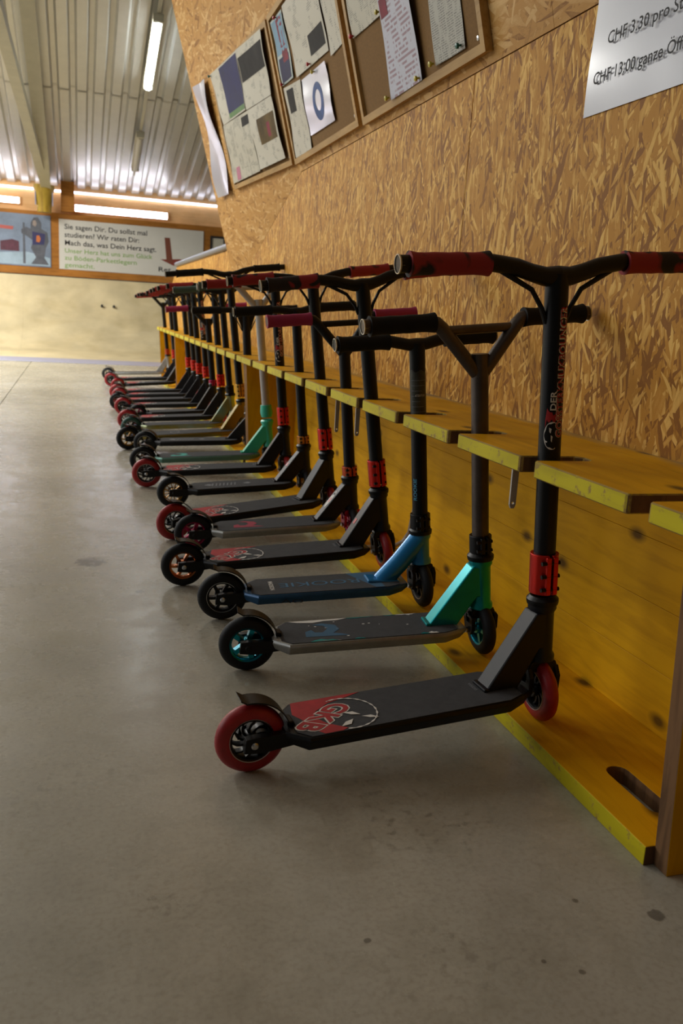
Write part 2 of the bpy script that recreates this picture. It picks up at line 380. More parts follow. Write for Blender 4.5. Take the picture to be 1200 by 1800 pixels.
# ------------------------------------------------------------------ setting: floor, walls, roof, ramp
mb = MB()
mb.box((-4.2, 4.6, -0.05), (7.44, 15.2, 0.1)); struct(mb.build('floor', M_FLOOR, smooth=0), 'smooth grey concrete hall floor, left slab')
mb = MB(); mb.box((0.2625, 4.6, -0.05), (1.475, 15.2, 0.1)); struct(mb.build('floor', M_FLOOR, smooth=0), 'smooth grey concrete hall floor beside the racks')

WX = 0.95; SEAM = 1.287; KL = 0.27; FOLD_Y = 3.9; CR = 0.311
def crease(y): return SEAM if y < FOLD_Y else SEAM - CR * (y - FOLD_Y)
wall = bpy.data.objects.new('wall_right', None); COL.objects.link(wall); struct(wall, 'chipboard wall behind the yellow racks, its upper boards leaning into the hall')
def yz_panel(pts, x0, th, m, parent, name='osb_panel'):
    mb = MB(); mb.prism(pts, 0, th, lambda a, b, d: Vector((x0 + d, a, b))); return mb.build(name, m, parent, smooth=0, bevel=.0015)
g = .0012
yz_panel([(-2.87, 0), (-.37 - g, 0), (-.37 - g, SEAM - g), (-2.87, SEAM - g)], WX, .018, M_OSB, wall)
yz_panel([(-.37 + g, 0), (2.13 - g, 0), (2.13 - g, SEAM - g), (-.37 + g, SEAM - g)], WX, .018, M_OSB, wall)
yz_panel([(2.13 + g, 0), (4.63 - g, 0), (4.63 - g, crease(4.63)), (FOLD_Y, SEAM - g), (2.13 + g, SEAM - g)], WX, .018, M_OSB, wall)
yz_panel([(4.63 + g, 0), (7.13 - g, 0), (7.13 - g, 1.05), (5.5, 1.05), (5.5, crease(5.5)), (4.63 + g, crease(4.63))], WX, .018, M_OSB, wall)
# beyond: the chipboard runs on, its end following the ramp's curve
yz_panel([(7.13 + g, 0), (10.27, 0), (10.27, .48), (9.9, .66), (9.3, .93), (8.95, 1.05), (7.13 + g, 1.05)], WX, .018, M_OSB, wall)
ZT = 3.05
def lean_panel(poly, m=M_OSB2):
    """poly of (y, z) on the leaning wall"""
    mb = MB()
    def X(y, z): return WX - KL * (z - crease(y))
    nrm = Vector((1, 0, KL)).normalized()
    n = len(poly); front = [Vector((X(y, z), y, z)) for y, z in poly]; back = [p + nrm * .018 for p in front]
    fs = [tuple(range(n)), tuple(reversed(range(n, 2 * n)))] + [(i, (i + 1) % n, n + (i + 1) % n, n + i) for i in range(n)]
    mb.add(front + back, fs); return mb.build('osb_panel', m, wall, smooth=0)
lean_panel([(-2.87, SEAM + g), (-.4, SEAM + g), (-.4, ZT), (-2.87, ZT)])
lean_panel([(-.4 + g, SEAM + g), (1.75, SEAM + g), (1.75, ZT), (-.4 + g, ZT)])
lean_panel([(1.75 + g, SEAM + g), (FOLD_Y, SEAM + g), (FOLD_Y, ZT), (1.75 + g, ZT)])
lean_panel([(FOLD_Y, SEAM), (5.5, crease(5.5) + .001), (5.48, 1.6), (5.46, ZT), (FOLD_Y, ZT)])
mb = MB(); mb.tube([(WX - .005, 5.52, 1.075), (WX - .005, 8.95, 1.07)], .022, 12); struct(mb.build('trim_1', mat('coping_steel', '#85888e', .4, .6)), 'grey metal coping along the far chipboard wall top')

# quarter-pipe ramp at the far end
RY, RR, RH, WY = 10.3, 1.62, 0.938, 12.0
mb = MB(); prof = [(RY - .02, 0.002)]
N = 22; amax = math.acos(1 - RH / RR)
RR = 1.02; amax = math.acos(1 - (RH - .05) / RR)
for i in range(N + 1):
    a = amax * i / N; prof.append((RY + .62 + RR * sin(a), .05 + RR * (1 - cos(a))))
yend = prof[-1][0]
ramp = bpy.data.objects.new('ramp', None); COL.objects.link(ramp); tag(ramp, 'pale plywood quarter pipe ramp curving up at the far end', 'ramp')
out = prof + [(yend, -.01), (RY - .02, -.01)]
xs = [-7.9, -3.1, -.66, 1.78, 3.2]
for a, b in zip(xs[:-1], xs[1:]):
    mb = MB(); mb.prism(out, a + .0004, b - .0004, lambda y, z, d: Vector((d, y, z))); mb.build('ramp_panel', M_PLYW, ramp, smooth=20)
mb = MB(); mb.prism([(9.78, .001), (9.79, .007), (10.31, .011), (10.31, .001)], -7.9, .945, lambda y, z, d: Vector((d, y, z))); mb.build('threshold_plate', M_STRIP, ramp, smooth=0)
for px in (.30, .45):
    mb = MB(); mb.tube([(px, 11.83, .60), (px, 11.78, .61)], .016, 10); mb.build('bolt', M_KPR, ramp)
# far wall: brown band, orange boarding with window slits, posts
WY = yend + .02
mb = MB(); mb.box((-2.5, WY + .06, .95 + .385), (10.8, .12, .77)); fwall = struct(mb.build('wall_far', M_BAND, smooth=0), 'brown board wall above the far ramp carrying the banners')
TOPB = 1.745
def scaleY(z): return z
mb = MB(); mb.box((-2.5, WY + .14, 1.9), (10.8, .1, .62)); struct(mb.build('wall_eave', M_ORW, smooth=0), 'orange wooden boarding under the roof eave at the far end')
def window(n, x0, x1, z0, z1, lab):
    e = bpy.data.objects.new('window_%d' % n, None); COL.objects.link(e); e.location = ((x0 + x1) / 2, WY + .08, (z0 + z1) / 2); struct(e, lab)
    mb = MB(); mb.box((0, -.004, 0), (x1 - x0, .012, z1 - z0)); mb.build('pane', M_WIN, e, smooth=0)
    mb = MB(); mb.prism(rectv(-(x1 - x0) / 2 - .02, -(z1 - z0) / 2 - .012, (x1 - x0) / 2 + .02, (z1 - z0) / 2 + .012), -.02, .008, lambda a, b, d: Vector((a, d, b)), [rectv(-(x1 - x0) / 2, -(z1 - z0) / 2, (x1 - x0) / 2, (z1 - z0) / 2)])
    mb.build('window_frame', M_ORW, e, smooth=0)
window(1, -.02, 1.14, 1.765, 1.845, 'bright low window slit above the white banner')
e3 = bpy.data.objects.new('window_3', None); COL.objects.link(e3); e3.location = (-2.4, WY + .06, 1.99); e3.rotation_euler = (radians(-40), 0, 0); struct(e3, 'narrow daylight slit along the eave under the roof sheets')
mb = MB(); mb.box((0, 0, 0), (9.6, .006, .03)); mb.build('pane', mat('eave_daylight', '#ffffff', .4, emit='#d6e0ff', es=5.5), e3, smooth=0)
window(2, -2.6, -.69, 1.80, 1.87, 'bright low window slit above the knight poster')
# eave sheet and roof
SL = .256
def roofz(y): return 2.06 + SL * (12.0 - y)
mb = MB(); pitch = .167; x = -7.5; prof = []
while x < 3.2:
    prof += [(x, 0), (x + .085, 0), (x + .105, .035), (x + .147, .035)]; x += pitch
y0, y1 = WY + .35, -4.5
for ya, yb in ((y0, 9.55), (9.59, 6.4), (6.44, 3.0), (3.04, y1)):
    zoff = 0.0
    vs = [Vector((px, ya, roofz(ya) + pz)) for px, pz in prof] + [Vector((px, yb, roofz(yb) + pz)) for px, pz in prof]
    n = len(prof); mb.add(vs, [(i, i + 1, n + i + 1, n + i) for i in range(n - 1)])
    vs2 = [Vector((px, ya, roofz(ya) + pz + .02)) for px, pz in prof] + [Vector((px, yb, roofz(yb) + pz + .02)) for px, pz in prof]
    mb.add(vs2, [(i, i + 1, n + i + 1, n + i) for i in range(n - 1)])
struct(mb.build('ceiling', M_ROOF, smooth=0), 'sloping roof of pale trapezoidal metal sheets')
def sloped_box(name, x0, x1, ya, yb, d0, d1, m, parent=None):
    mb = MB(); mb.prism([(ya, roofz(ya) - d0), (yb, roofz(yb) - d0), (yb, roofz(yb) - d1), (ya, roofz(ya) - d1)], x0, x1, lambda y, z, d: Vector((d, y, z)))
    return mb.build(name, m, parent, smooth=0)
raf = thing('roof_rafter', 'pale deep rafter running up under the roof at left', 'beam', (-.37, 11.6, 1.9))
def sub(o, e):
    o.parent = e; o.matrix_parent_inverse = Matrix.Translation(-e.location); return o
sub(sloped_box('web', -.345, -.315, WY, -3, .0, .16, M_BEAM), raf); sub(sloped_box('flange', -.42, -.30, WY, -3, .16, .18, M_BEAM), raf)
st = thing('diagonal_strut', 'pale square strut rising from the log post past the rafter', 'beam', (-.38, 11.6, 1.98))
mb = MB(); A0 = Vector((-.385, 11.72, 2.075)); A1 = Vector((-.60, 5.0, 2.92))
ax = (A1 - A0).normalized(); sx = Vector((1, 0, 0)); sx = (sx - ax * sx.dot(ax)).normalized(); sy = ax.cross(sx)
mb.add([p + sx * a * .045 + sy * b * .045 for p in (A0, A1) for a, b in ((-1, -1), (1, -1), (1, 1), (-1, 1))], [(0, 1, 2, 3), (7, 6, 5, 4), (0, 4, 5, 1), (1, 5, 6, 2), (2, 6, 7, 3), (3, 7, 4, 0)])
sub(mb.build('strut_tube', M_BEAM, smooth=0), st)
mb = MB(); mb.box((-.11, WY - .04, 1.92), (.16, .12, .36)); tag(mb.build('wall_post', M_BAND, smooth=0), 'square wooden post between the two eave windows', 'post')
lp = thing('log_post', 'short round yellow log with dark scars carrying the strut', 'post', (-.385, WY - .2, 1.695))
mb = MB(); mb.lathe([(0, 0), (.085, 0), (.09, .1), (.105, .22), (.125, .27), (.125, .32), (.06, .33), (.05, .29), (0, .29)], (0, 0, 0), (0, 0, 1), 18)
mb.build('log', wood_mat('log_wood', '#b3963c', '#8a6a24', axis=2, knots=True, scale=5), lp)
for s_ in (-1, 1):
    mb = MB(); mb.box((s_ * .10, -.03, .16), (.012, .05, .16)); mb.build('bracket', M_STRIP, lp, smooth=0)

# ------------------------------------------------------------------ ceiling lamps
def lamp(xc, ya, yb, lit, label):
    e = thing('ceiling_lamp', label, 'lamp', (xc, (ya + yb) / 2, roofz((ya + yb) / 2) - .08), 0, 'tube lamps under the roof')
    e.rotation_euler = (-math.atan(SL), 0, 0); L = (yb - ya) * sqrt(1 + SL * SL)
    mb = MB(); mb.box((0, 0, .015), (.09, L, .03)); mb.build('housing', M_LAMPH, e, bevel=.004)
    mb = MB(); mb.tube([(0, -L / 2 + .03, -.018), (0, L / 2 - .03, -.018)], .032, 14); mb.build('tube', M_TUBE if lit else M_LAMPH, e)
    for s in (-1, 1):
        mb = MB(); mb.box((0, s * (L / 2 - .015), -.015), (.085, .03, .05)); mb.build('end_cap', M_LAMPH, e, bevel=.003)
    return e
lamp(.665, 8.0, 9.15, True, 'lit white tube lamp hanging under the metal roof')
lamp(.665, 10.15, 11.05, False, 'unlit grey tube lamp nearest the far eave')
mb = MB(); mb.box((0, 0, 0), (.03, 9.0, .02)); o = mb.build('lamp_track', M_LAMPH, smooth=0); o.location = (.67, 7.0, roofz(7.0) - .035); o.rotation_euler = (-math.atan(SL), 0, 0)
tag(o, 'thin grey cable duct linking the roof lamps', 'cable duct')

# ------------------------------------------------------------------ banners on the far wall
BY = WY - .004
def bfr(d): return lambda a, b: Vector((a, BY - d, b))
ban = thing('banner', 'white advertising banner with black and green German text', 'banner', (.7, BY, 1.33))
mb = MB(); mb.box((.695, BY - .002, 1.345), (1.83, .008, .61)); sub(mb.build('sheet', M_BANNER, smooth=0), ban)
for line, x0, z0, sz, bo, wd, mm in (('Sie sagen Dir. Du sollst mal', -.155, 1.535, .088, .009, 1.03, M_KPR), ('studieren? Wir raten Dir:', -.155, 1.437, .088, .009, .93, M_KPR), ('Mach das, was Dein Herz sagt.', -.155, 1.339, .088, .009, 1.15, M_KPR),
        ('Unser Herz hat uns zum Glück', -.155, 1.245, .08, .006, 1.10, M_GPR), ('zu Böden-Parkettlegern', -.155, 1.157, .08, .006, .90, M_GPR), ('gemacht.', -.155, 1.069, .08, .006, .37, M_GPR), ('Ret', 1.02, 1.095, .085, .012, .17, M_KPR)):
    ext = lambda tx: max(v[0] for v in text_mesh(tx, bo)[0])
    k_ = wd / ext(line); words = line.split(' ')
    for i in range(len(words)):
        off = ext(' '.join(words[:i + 1])) - ext(words[i])
        mb = MB(); vs, fs = text_mesh(words[i], bo); mb.add([Vector((x0 + (off + x) * k_, BY - .0075, z0 + y * sz)) for x, y in vs], fs); sub(mb.build('word', mm, smooth=0), ban)
mb = MB(); fr = lambda a, b, d: Vector((a, BY - .0065 - d, b))
mb.use(mat('plank_print', '#6e3a25', .6)); mb.prism([(1.13, 1.22), (1.21, 1.22), (1.17, 1.53), (1.10, 1.53)], 0, .001, fr)
mb.use(mat('plank_print_red', '#7d3326', .6)); mb.prism([(1.05, 1.25), (1.22, 1.18), (1.42, 1.20), (1.50, 1.23), (1.30, 1.27)], -.0004, .0006, fr)
sub(mb.build('picture', None, smooth=0), ban)
pos = thing('poster', 'blue grey poster of an armoured knight at the left edge', 'poster', (-1.0, BY, 1.36))
mb = MB(); mb.box((-1.08, BY - .002, 1.36), (1.52, .008, .63)); sub(mb.build('sheet', mat('poster_sky', '#7f8ea3', .5, var=.45, vscale=3.5), smooth=0), pos)
mb = MB(); fr = lambda a, b, d: Vector((a, BY - .0065 - d, b))
mb.use(mat('poster_snow', '#9fb4c4', .6, var=.3, vscale=6)); mb.prism([(-1.8, 1.06), (-.33, 1.06), (-.33, 1.16), (-.6, 1.22), (-1.2, 1.17), (-1.8, 1.2)], 0, .0006, fr)
mb.use(mat('poster_steel', '#5a5d66', .6, var=.4, vscale=12))
mb.prism([(-.56, 1.075), (-.50, 1.16), (-.56, 1.27), (-.53, 1.36), (-.62, 1.42), (-.67, 1.44), (-.67, 1.49), (-.61, 1.52), (-.56, 1.50), (-.555, 1.58), (-.52, 1.64), (-.47, 1.645), (-.43, 1.58), (-.43, 1.51), (-.36, 1.47), (-.345, 1.36), (-.38, 1.28), (-.40, 1.16), (-.345, 1.075)], .0008, .0014, fr)
mb.prism([(-.655, 1.075), (-.625, 1.075), (-.63, 1.57), (-.65, 1.57)], .0016, .002, fr)
mb.use(mat('poster_face', '#8d8078', .6)); mb.prism([(-.535, 1.55), (-.50, 1.53), (-.485, 1.57), (-.50, 1.61), (-.53, 1.60)], .0018, .0022, fr)
mb.use(mat('poster_navy', '#2b2a55', .6)); mb.prism([(-.54, 1.31), (-.40, 1.32), (-.385, 1.45), (-.54, 1.47)], .0018, .0022, fr)
mb.use(mat('poster_orange', '#b8662e', .6)); mb.prism([(-.495, 1.35), (-.455, 1.345), (-.44, 1.39), (-.46, 1.43), (-.49, 1.425)], .0024, .0028, fr)
mb.use(mat('poster_maroon', '#5c2a3c', .6, var=.5, vscale=20)); mb.prism([(-.92, 1.22), (-.70, 1.22), (-.70, 1.34), (-.78, 1.36), (-.92, 1.33)], .0008, .0014, fr)
mb.use(mat('poster_red', '#a5524a', .6)); mb.prism([(-1.1, 1.49), (-.77, 1.475), (-.76, 1.515), (-1.1, 1.53)], .0008, .0014, fr)
sub(mb.build('picture', None, smooth=0), pos)
fp = thing('framed_sign', 'small dark framed sign right of the white banner', 'sign', (1.79, BY, 1.5))
mb = MB(); mb.prism(rectv(1.70, 1.37, 1.90, 1.60), -.002, -.02, lambda a, b, d: Vector((a, BY + d, b)), [rectv(1.725, 1.395, 1.875, 1.575)]); sub(mb.build('sign_frame', M_KPR, smooth=0), fp)
mb = MB(); mb.box((1.80, BY - .004, 1.485), (.16, .008, .19)); sub(mb.build('sign_panel', M_PLAINP, smooth=0), fp)

# ------------------------------------------------------------------ noticeboards and papers on the leaning wall
class Frame:
    def __init__(s, o, er, eu): s.o = Vector(o); s.er = Vector(er).normalized(); s.eu = Vector(eu).normalized(); s.en = s.er.cross(s.eu); s.en = s.en if s.en.x < 0 else -s.en
    def p(s, u, v, d=0.0): return s.o + s.er * u + s.eu * v + s.en * d
FR1 = Frame((WX, 0, SEAM), (0, -1, 0), (-KL, 0, 1))
n2 = Vector((1, KL * CR, KL)).normalized(); e2 = Vector((KL * CR, -1, 0)).normalized(); u2 = e2.cross(n2); u2 = u2 if u2.z > 0 else -u2
FR2 = Frame((WX, FOLD_Y, SEAM + .002), e2, u2)
def board(fr, u0, v0, u1, v1, label):
    e = thing('noticeboard', label, 'noticeboard', fr.p((u0 + u1) / 2, v0), 0, 'cork noticeboards on the leaning wall')
    mb = MB(); mb.prism(rectv(u0 + .01, v0 + .01, u1 - .01, v1 - .01), .001, .010, lambda a, b, d: fr.p(a, b, d)); sub(mb.build('cork_panel', M_CORK, smooth=0), e)
    t = .022
    for q in ([(u0, v0), (u1, v0), (u1 - t, v0 + t), (u0 + t, v0 + t)], [(u0, v1), (u1, v1), (u1 - t, v1 - t), (u0 + t, v1 - t)],
              [(u0, v0), (u0 + t, v0 + t), (u0 + t, v1 - t), (u0, v1)], [(u1, v0), (u1 - t, v0 + t), (u1 - t, v1 - t), (u1, v1)]):
        mb = MB(); mb.prism(q, .001, .022, lambda a, b, d: fr.p(a, b, d)); sub(mb.build('frame_rail', M_PINE, smooth=0), e)
    mb = MB()
    mb.lathe([(0, 0), (.006, 0), (.006, .002), (0, .0035)], fr.p(u1 - .05, v0 + .04, .010), fr.en, 10); sub(mb.build('screw', M_STEEL), e)
board(FR2, -1.055, .035, -.045, .615, 'cork noticeboard farthest from the price sheet, covered in newspaper pages')
board(FR1, -3.905, .032, -2.992, .622, 'middle cork noticeboard with comic page and blue ring sheet')
board(FR1, -2.948, .026, -2.02, .616, 'nearest cork noticeboard with long red and black list')
NEWS = newsprint('newsprint', '#b5b09c', '#5a584f', 3, 55); NEWS2 = newsprint('newsprint_fine', '#a9a79a', '#4e4d48', 4, 70, share=.42); NEWSW = newsprint('newsprint_sparse', '#bdb8a6', '#66645a', 2, 40, share=.55)
LIST = newsprint('list_print', '#b7b9c4', '#7a3f4a', 1, 34, share=.45)
def paper(fr, quad, label, m=NEWS, d=.0135, curl=.006, pics=(), name='newspaper_clipping', group=None, cat='paper', pins=(), nu=10, nv=12, ph=0.0):
    q = [Vector((a, b, 0)) for a, b in quad]   # BL BR TR TL
    def bil(s, t): return (q[0] * (1 - s) + q[1] * s) * (1 - t) + (q[3] * (1 - s) + q[2] * s) * t
    def hgt(s, t): return d + curl * (0.5 + 0.5 * sin(ph + 7 * t + 2 * s)) * (0.25 + abs(s - .5)) * 1.2
    e = thing(name, label, cat, fr.p(*(bil(.5, 0).xy), d), 0, group)
    mb = MB(); vs = []; uv = []
    for j in range(nv + 1):
        for i in range(nu + 1):
            s, t = i / nu, j / nv; a = bil(s, t); vs.append(fr.p(a.x, a.y, hgt(s, t))); uv.append((s, t))
    nb = len(vs); vs += [v - fr.en * .0004 for v in vs]; uv += uv
    fs = []
    W = nu + 1
    for j in range(nv):
        for i in range(nu):
            k = j * W + i; fs.append((k, k + 1, k + W + 1, k + W)); fs.append((nb + k, nb + k + W, nb + k + W + 1, nb + k + 1))
    mb.add(vs, fs); o = mb.build('sheet', m, smooth=60, uv=uv); sub(o, e)
    for (s0, t0, s1, t1, pm, shape) in pics:
        mb = MB()
        if shape == 'ring':
            cu, cv, ru, rv = (s0 + s1) / 2, (t0 + t1) / 2, (s1 - s0) / 2, (t1 - t0) / 2
            pts = []
            for kk in range(29):
                an = 2 * pi * kk / 28
                for rr in (1.0, .55):
                    s, t = cu + ru * rr * cos(an), cv + rv * rr * sin(an) + (0.0 if rr == 1 else .02); a = bil(s, t); pts.append(fr.p(a.x, a.y, hgt(s, t) + .0008))
            mb.add(pts, [(2 * k, 2 * k + 2, 2 * k + 3, 2 * k + 1) for k in range(28)])
        else:
            g2 = []
            for j in range(7):
                for i in range(5):
                    s, t = s0 + (s1 - s0) * i / 4, t0 + (t1 - t0) * j / 6; a = bil(s, t); g2.append(fr.p(a.x, a.y, hgt(s, t) + .0008))
            mb.add(g2, [(j * 5 + i, j * 5 + i + 1, j * 5 + i + 6, j * 5 + i + 5) for j in range(6) for i in range(4)])
        sub(mb.build('picture', pm, smooth=60), e)
    for (s, t, pm) in pins:
        a = bil(s, t); mb = MB(); mb.lathe([(0, 0), (.003, 0), (.003, .006), (.007, .008), (.007, .014), (0, .016)], fr.p(a.x, a.y, hgt(s, t)), fr.en, 10); sub(mb.build('pin', pm), e)
    return e
PR, PY, PG = mat('pin_red', '#b3171b', .35), mat('pin_yellow', '#b8a81c', .35), mat('pin_green', '#145c4d', .35)
PH_BLUE = mat('photo_blue', '#141b56', .6, spec=.2, var=.55, vscale=9); PH_DARK = mat('photo_dark', '#2b2926', .7, spec=.2, var=.7, vscale=14); PH_SEP = mat('photo_sepia', '#6a5426', .7, spec=.2, var=.7, vscale=10)
PH_PINK = mat('photo_pink', '#b0667c', .6); PH_RING = mat('photo_ring', '#1b4f92', .5, spec=.2, var=.6, vscale=40); PH_GRN = mat('photo_green', '#4d7a34', .6, var=.3)
PH_COM = mat('photo_comic_cyan', '#4f8aa8', .5, var=.4, vscale=10); PH_COMR = mat('photo_comic_red', '#86182f', .6, spec=.2, var=.6, vscale=16); PH_COMN = mat('photo_comic_navy', '#1a1d4c', .6, spec=.2, var=.6, vscale=16)
G_ = 'papers pinned on the noticeboards'
paper(FR2, [(-.985, .355), (-.545, .352), (-.515, .606), (-1.045, .612)], 'newspaper page with big blue picture, top of farthest noticeboard', NEWSW, d=.0240, pics=((.34, .03, .99, .97, PH_BLUE, 'r'), (.34, .03, .99, .12, PH_GRN, 'r'), (.45, .38, .62, .62, PH_COMR, 'r')), group=G_, pins=((.02, .97, PG),))
paper(FR2, [(-.525, .347), (-.132, .340), (-.112, .598), (-.508, .606)], 'newspaper page with dark group photo on farthest noticeboard', NEWSW, d=.0255, pics=((.02, .45, .97, .86, PH_DARK, 'r'),), group=G_, ph=1)
paper(FR2, [(-1.018, .064), (-.520, .068), (-.513, .346), (-.99, .353)], 'newspaper page with pink patch in the noticeboard corner', NEWS, d=.0245, pics=((.18, .02, .32, .24, PH_PINK, 'r'), (.70, .80, .96, .95, PH_DARK, 'r')), group=G_, ph=2)
paper(FR2, [(-.501, .072), (-.106, .073), (-.136, .338), (-.522, .345)], 'newspaper page with sepia dancer photo on farthest noticeboard', NEWSW, d=.0265, pics=((.28, .36, .95, .78, PH_SEP, 'r'), (.62, .42, .74, .66, PH_COMR, 'r')), group=G_, ph=3)
paper(FR2, [(-1.424, .029), (-1.174, .026), (-1.208, .626), (-1.434, .631)], 'wavy white paper strip left of the noticeboards', mat('strip_paper', '#aaa9b2', .35, coat=.3), d=.004, curl=.035, name='paper_strip', nv=24, ph=.5)
paper(FR1, [(-3.875, .345), (-3.684, .338), (-3.679, .585), (-3.875, .59)], 'bright comic page at the left edge of the middle noticeboard', mat('comic_paper', '#9aa7a0', .5), pics=((.06, .45, .94, .97, PH_COM, 'r'), (.40, .30, .85, .95, PH_COMR, 'r'), (.1, .03, .9, .40, PH_COMN, 'r')), group=G_, pins=((.5, .98, PR), (.1, .02, PR)))
paper(FR1, [(-3.630, .325), (-3.186, .315), (-3.180, .590), (-3.655, .590)], 'large newspaper page on the middle noticeboard', NEWSW, d=.0150, pics=((.52, .10, .96, .36, PH_DARK, 'r'),), group=G_, pins=((.45, .03, PR),), ph=2)
paper(FR1, [(-3.168, .292), (-3.018, .299), (-3.020, .590), (-3.172, .590)], 'narrow newspaper page on the middle noticeboard right side', NEWSW, d=.0142, group=G_, ph=3)
paper(FR1, [(-3.875, .056), (-3.617, .056), (-3.600, .312), (-3.857, .333)], 'clipping with small photo below the comic page', NEWSW, d=.0150, pics=((.14, .62, .52, .95, PH_DARK, 'r'),), group=G_, ph=1)
paper(FR1, [(-3.598, .100), (-3.246, .096), (-3.240, .295), (-3.579, .304)], 'glossy white sheet with a blue ring picture', M_PAPER, d=.0165, pics=((.33, .14, .74, .80, PH_RING, 'ring'),), name='printed_sheet', group=G_, pins=((.55, .97, PY),), ph=4)
paper(FR1, [(-2.915, .283), (-2.637, .277), (-2.642, .585), (-2.920, .588)], 'newspaper page top left of the nearest noticeboard', NEWS, group=G_, pins=((.02, .02, PR), (.96, .03, PY)))
paper(FR1, [(-2.641, .045), (-2.402, .048), (-2.399, .50), (-2.625, .50)], 'long white list with red and black lines on nearest noticeboard', LIST, d=.0240, pics=((.03, .47, .28, .58, PH_COMR, 'r'),), name='printed_sheet', group=G_, pins=((-.05, .02, PY), (.93, .02, PY)), ph=2)
paper(FR1, [(-2.313, .062), (-2.133, .060), (-2.126, .46), (-2.305, .46)], 'newspaper column with photo at the right of nearest noticeboard', NEWS2, pics=((.38, .34, .95, .75, PH_DARK, 'r'),), group=G_, pins=((-.06, .02, PY), (.88, .03, PG)), ph=1)

# price sheet on the flat wall
FRW = Frame((WX, 0, 0), (0, -1, 0), (0, 0, 1))
ps = paper(FRW, [(-1.593, 1.085), (-1.173, 1.084), (-1.173, 1.375), (-1.584, 1.375)], 'white laminated price sheet with CHF prices on the chipboard wall', M_PAPER, d=.0015, curl=.003, name='price_sheet', cat='sign', nu=14, nv=10)
for line, u0, v0, wd in (('CHF 3.30 pro Stunde', -1.532, 1.201, .275), ('CHF 13.00 ganze Öffnungszeit', -1.566, 1.138, .372)):
    mb = MB(); add_text(mb, line, .030, lambda x, y: FRW.p(u0 + x, v0 + y, .0068), bold=.010, width=wd); sub(mb.build('lettering', M_KPR, smooth=0), ps)

# ------------------------------------------------------------------ yellow racks
SZ, TH, XF, XB = .481, .027, .677, .947
def rack(label, ya, yb, slots, hole=None, hand=None):
    e = thing('scooter_rack', label, 'rack', (.8, (ya + yb) / 2, 0), 0, 'yellow scooter racks')
    out = [(XB, ya), (XF, ya)]
    # comb shelf, outline walks along the front edge; small chamfers at the finger corners
    for s0, s1 in slots:
        out += [(XF, s0 - .004), (XF + .004, s0), (.775, s0), (.786, s0 + .012), (.786, s1 - .012), (.775, s1), (XF + .004, s1), (XF, s1 + .004)]
    out += [(XF, yb), (XB, yb)]
    mb = MB(); mb.prism(out, SZ - TH, SZ)
    mb.xf(Matrix.Translation((-.8, 0, 0))); o = mb.build('shelf', M_YSHELF, smooth=0, bevel=.002); o.location.x = .8; sub(o, e)
    o.data.materials.append(M_YEDGE); o.data.materials.append(M_RAW); o.data.materials.append(M_CHIP); o.modifiers['bevel'].material = 3; o.modifiers['bevel'].segments = 1
    for p in o.data.polygons:
        if abs(p.normal.z) < .5:
            c = p.center
            p.material_index = 1 if (p.normal.x < -.9 and c.x + .8 < XF + .01) else 2
    holes = [hand] if hand else []
    mb = MB(); mb.prism(rectv(.706, ya + .027, XB, yb - .027), 0, .028, holes=holes)
    o = mb.build('base_board', M_YEL, smooth=0, bevel=.0015); sub(o, e); o.data.materials.append(M_YEDGE); o.data.materials.append(M_RAW)
    for p in o.data.polygons:
        if abs(p.normal.z) < .5: p.material_index = 1 if p.center.x < .71 else 2
    nbp = 4; zz = [.028 + (SZ - TH - .028) * i / nbp for i in range(nbp + 1)]
    for a, b in zip(zz[:-1], zz[1:]):
        mb = MB(); mb.box((.934, (ya + yb) / 2, (a + b) / 2), (.022, yb - ya - .054, b - a - .0005)); sub(mb.build('back_plank', M_YEL, smooth=0, bevel=.0008), e)
    for yy in (ya + .0135, yb - .0135):
        mb = MB(); mb.prism([(.722, 0), (XB, 0), (XB, SZ - TH), (.695, SZ - TH)], yy - .0135, yy + .0135, lambda a, b, d: Vector((a, d, b)))
        o = mb.build('end_panel', M_YELV, smooth=0, bevel=.0012); sub(o, e); o.data.materials.append(M_RAW)
        for p in o.data.polygons:
            if p.normal.x < -.9: p.material_index = 1
    return e
Y0, DY, GAP, SW = .8803, .288, .0924, .042
def slotY(k): return Y0 + DY * k + (GAP if k >= 10 else 0)
hand = []
for i in range(17): a = -pi / 2 + pi * i / 8 if i < 9 else 0
hand = [(.785 + .018 * cos(t), .925 - .018 + .018 * sin(t)) for t in [pi + pi * i / 8 for i in range(9)]] + [(.785 + .018 * cos(t), 1.0 + .018 * sin(t)) for t in [pi * i / 8 for i in range(9)]]
r1 = rack('nearest yellow scooter rack with an oval hand hole in its base', .797, 3.728, [(slotY(k), slotY(k) + SW) for k in range(10)], hand=hand)
r2 = rack('middle yellow scooter rack holding mostly red-wheeled scooters', 3.732, 6.66, [(slotY(k), slotY(k) + SW) for k in range(10, 20)])
S19, S20, S21 = 6.86, 7.15, 7.72
r3 = rack('short far yellow scooter rack beside the ramp', 6.664, 7.96, [(y - .02, y + .022) for y in (S19, S20, 7.44, S21)])
# slim steel latch straps hanging from the near rack's shelf
for (x, y, zt, zb, lean) in ((.684, 1.235, .454, .395, -.004), (.690, 2.10, .454, .385, -.004), (.725, 2.40, .454, .352, -.004)):
    mb = MB(); pts = []
    mb.prism([(-.006, 0), (.006, 0), (.0055, zb - zt), (.003, zb - zt - .006), (-.003, zb - zt - .006), (-.0055, zb - zt)], -.002, .002,
             lambda a, b, d: Vector((x + a + lean * b, y + d, zt + b)), [[(.0025 * cos(t), zb - zt + .003 + .0025 * sin(t)) for t in [2 * pi * i / 8 for i in range(8)]]])
    sub(mb.build('latch_strap', M_WHITE, smooth=0), r1)
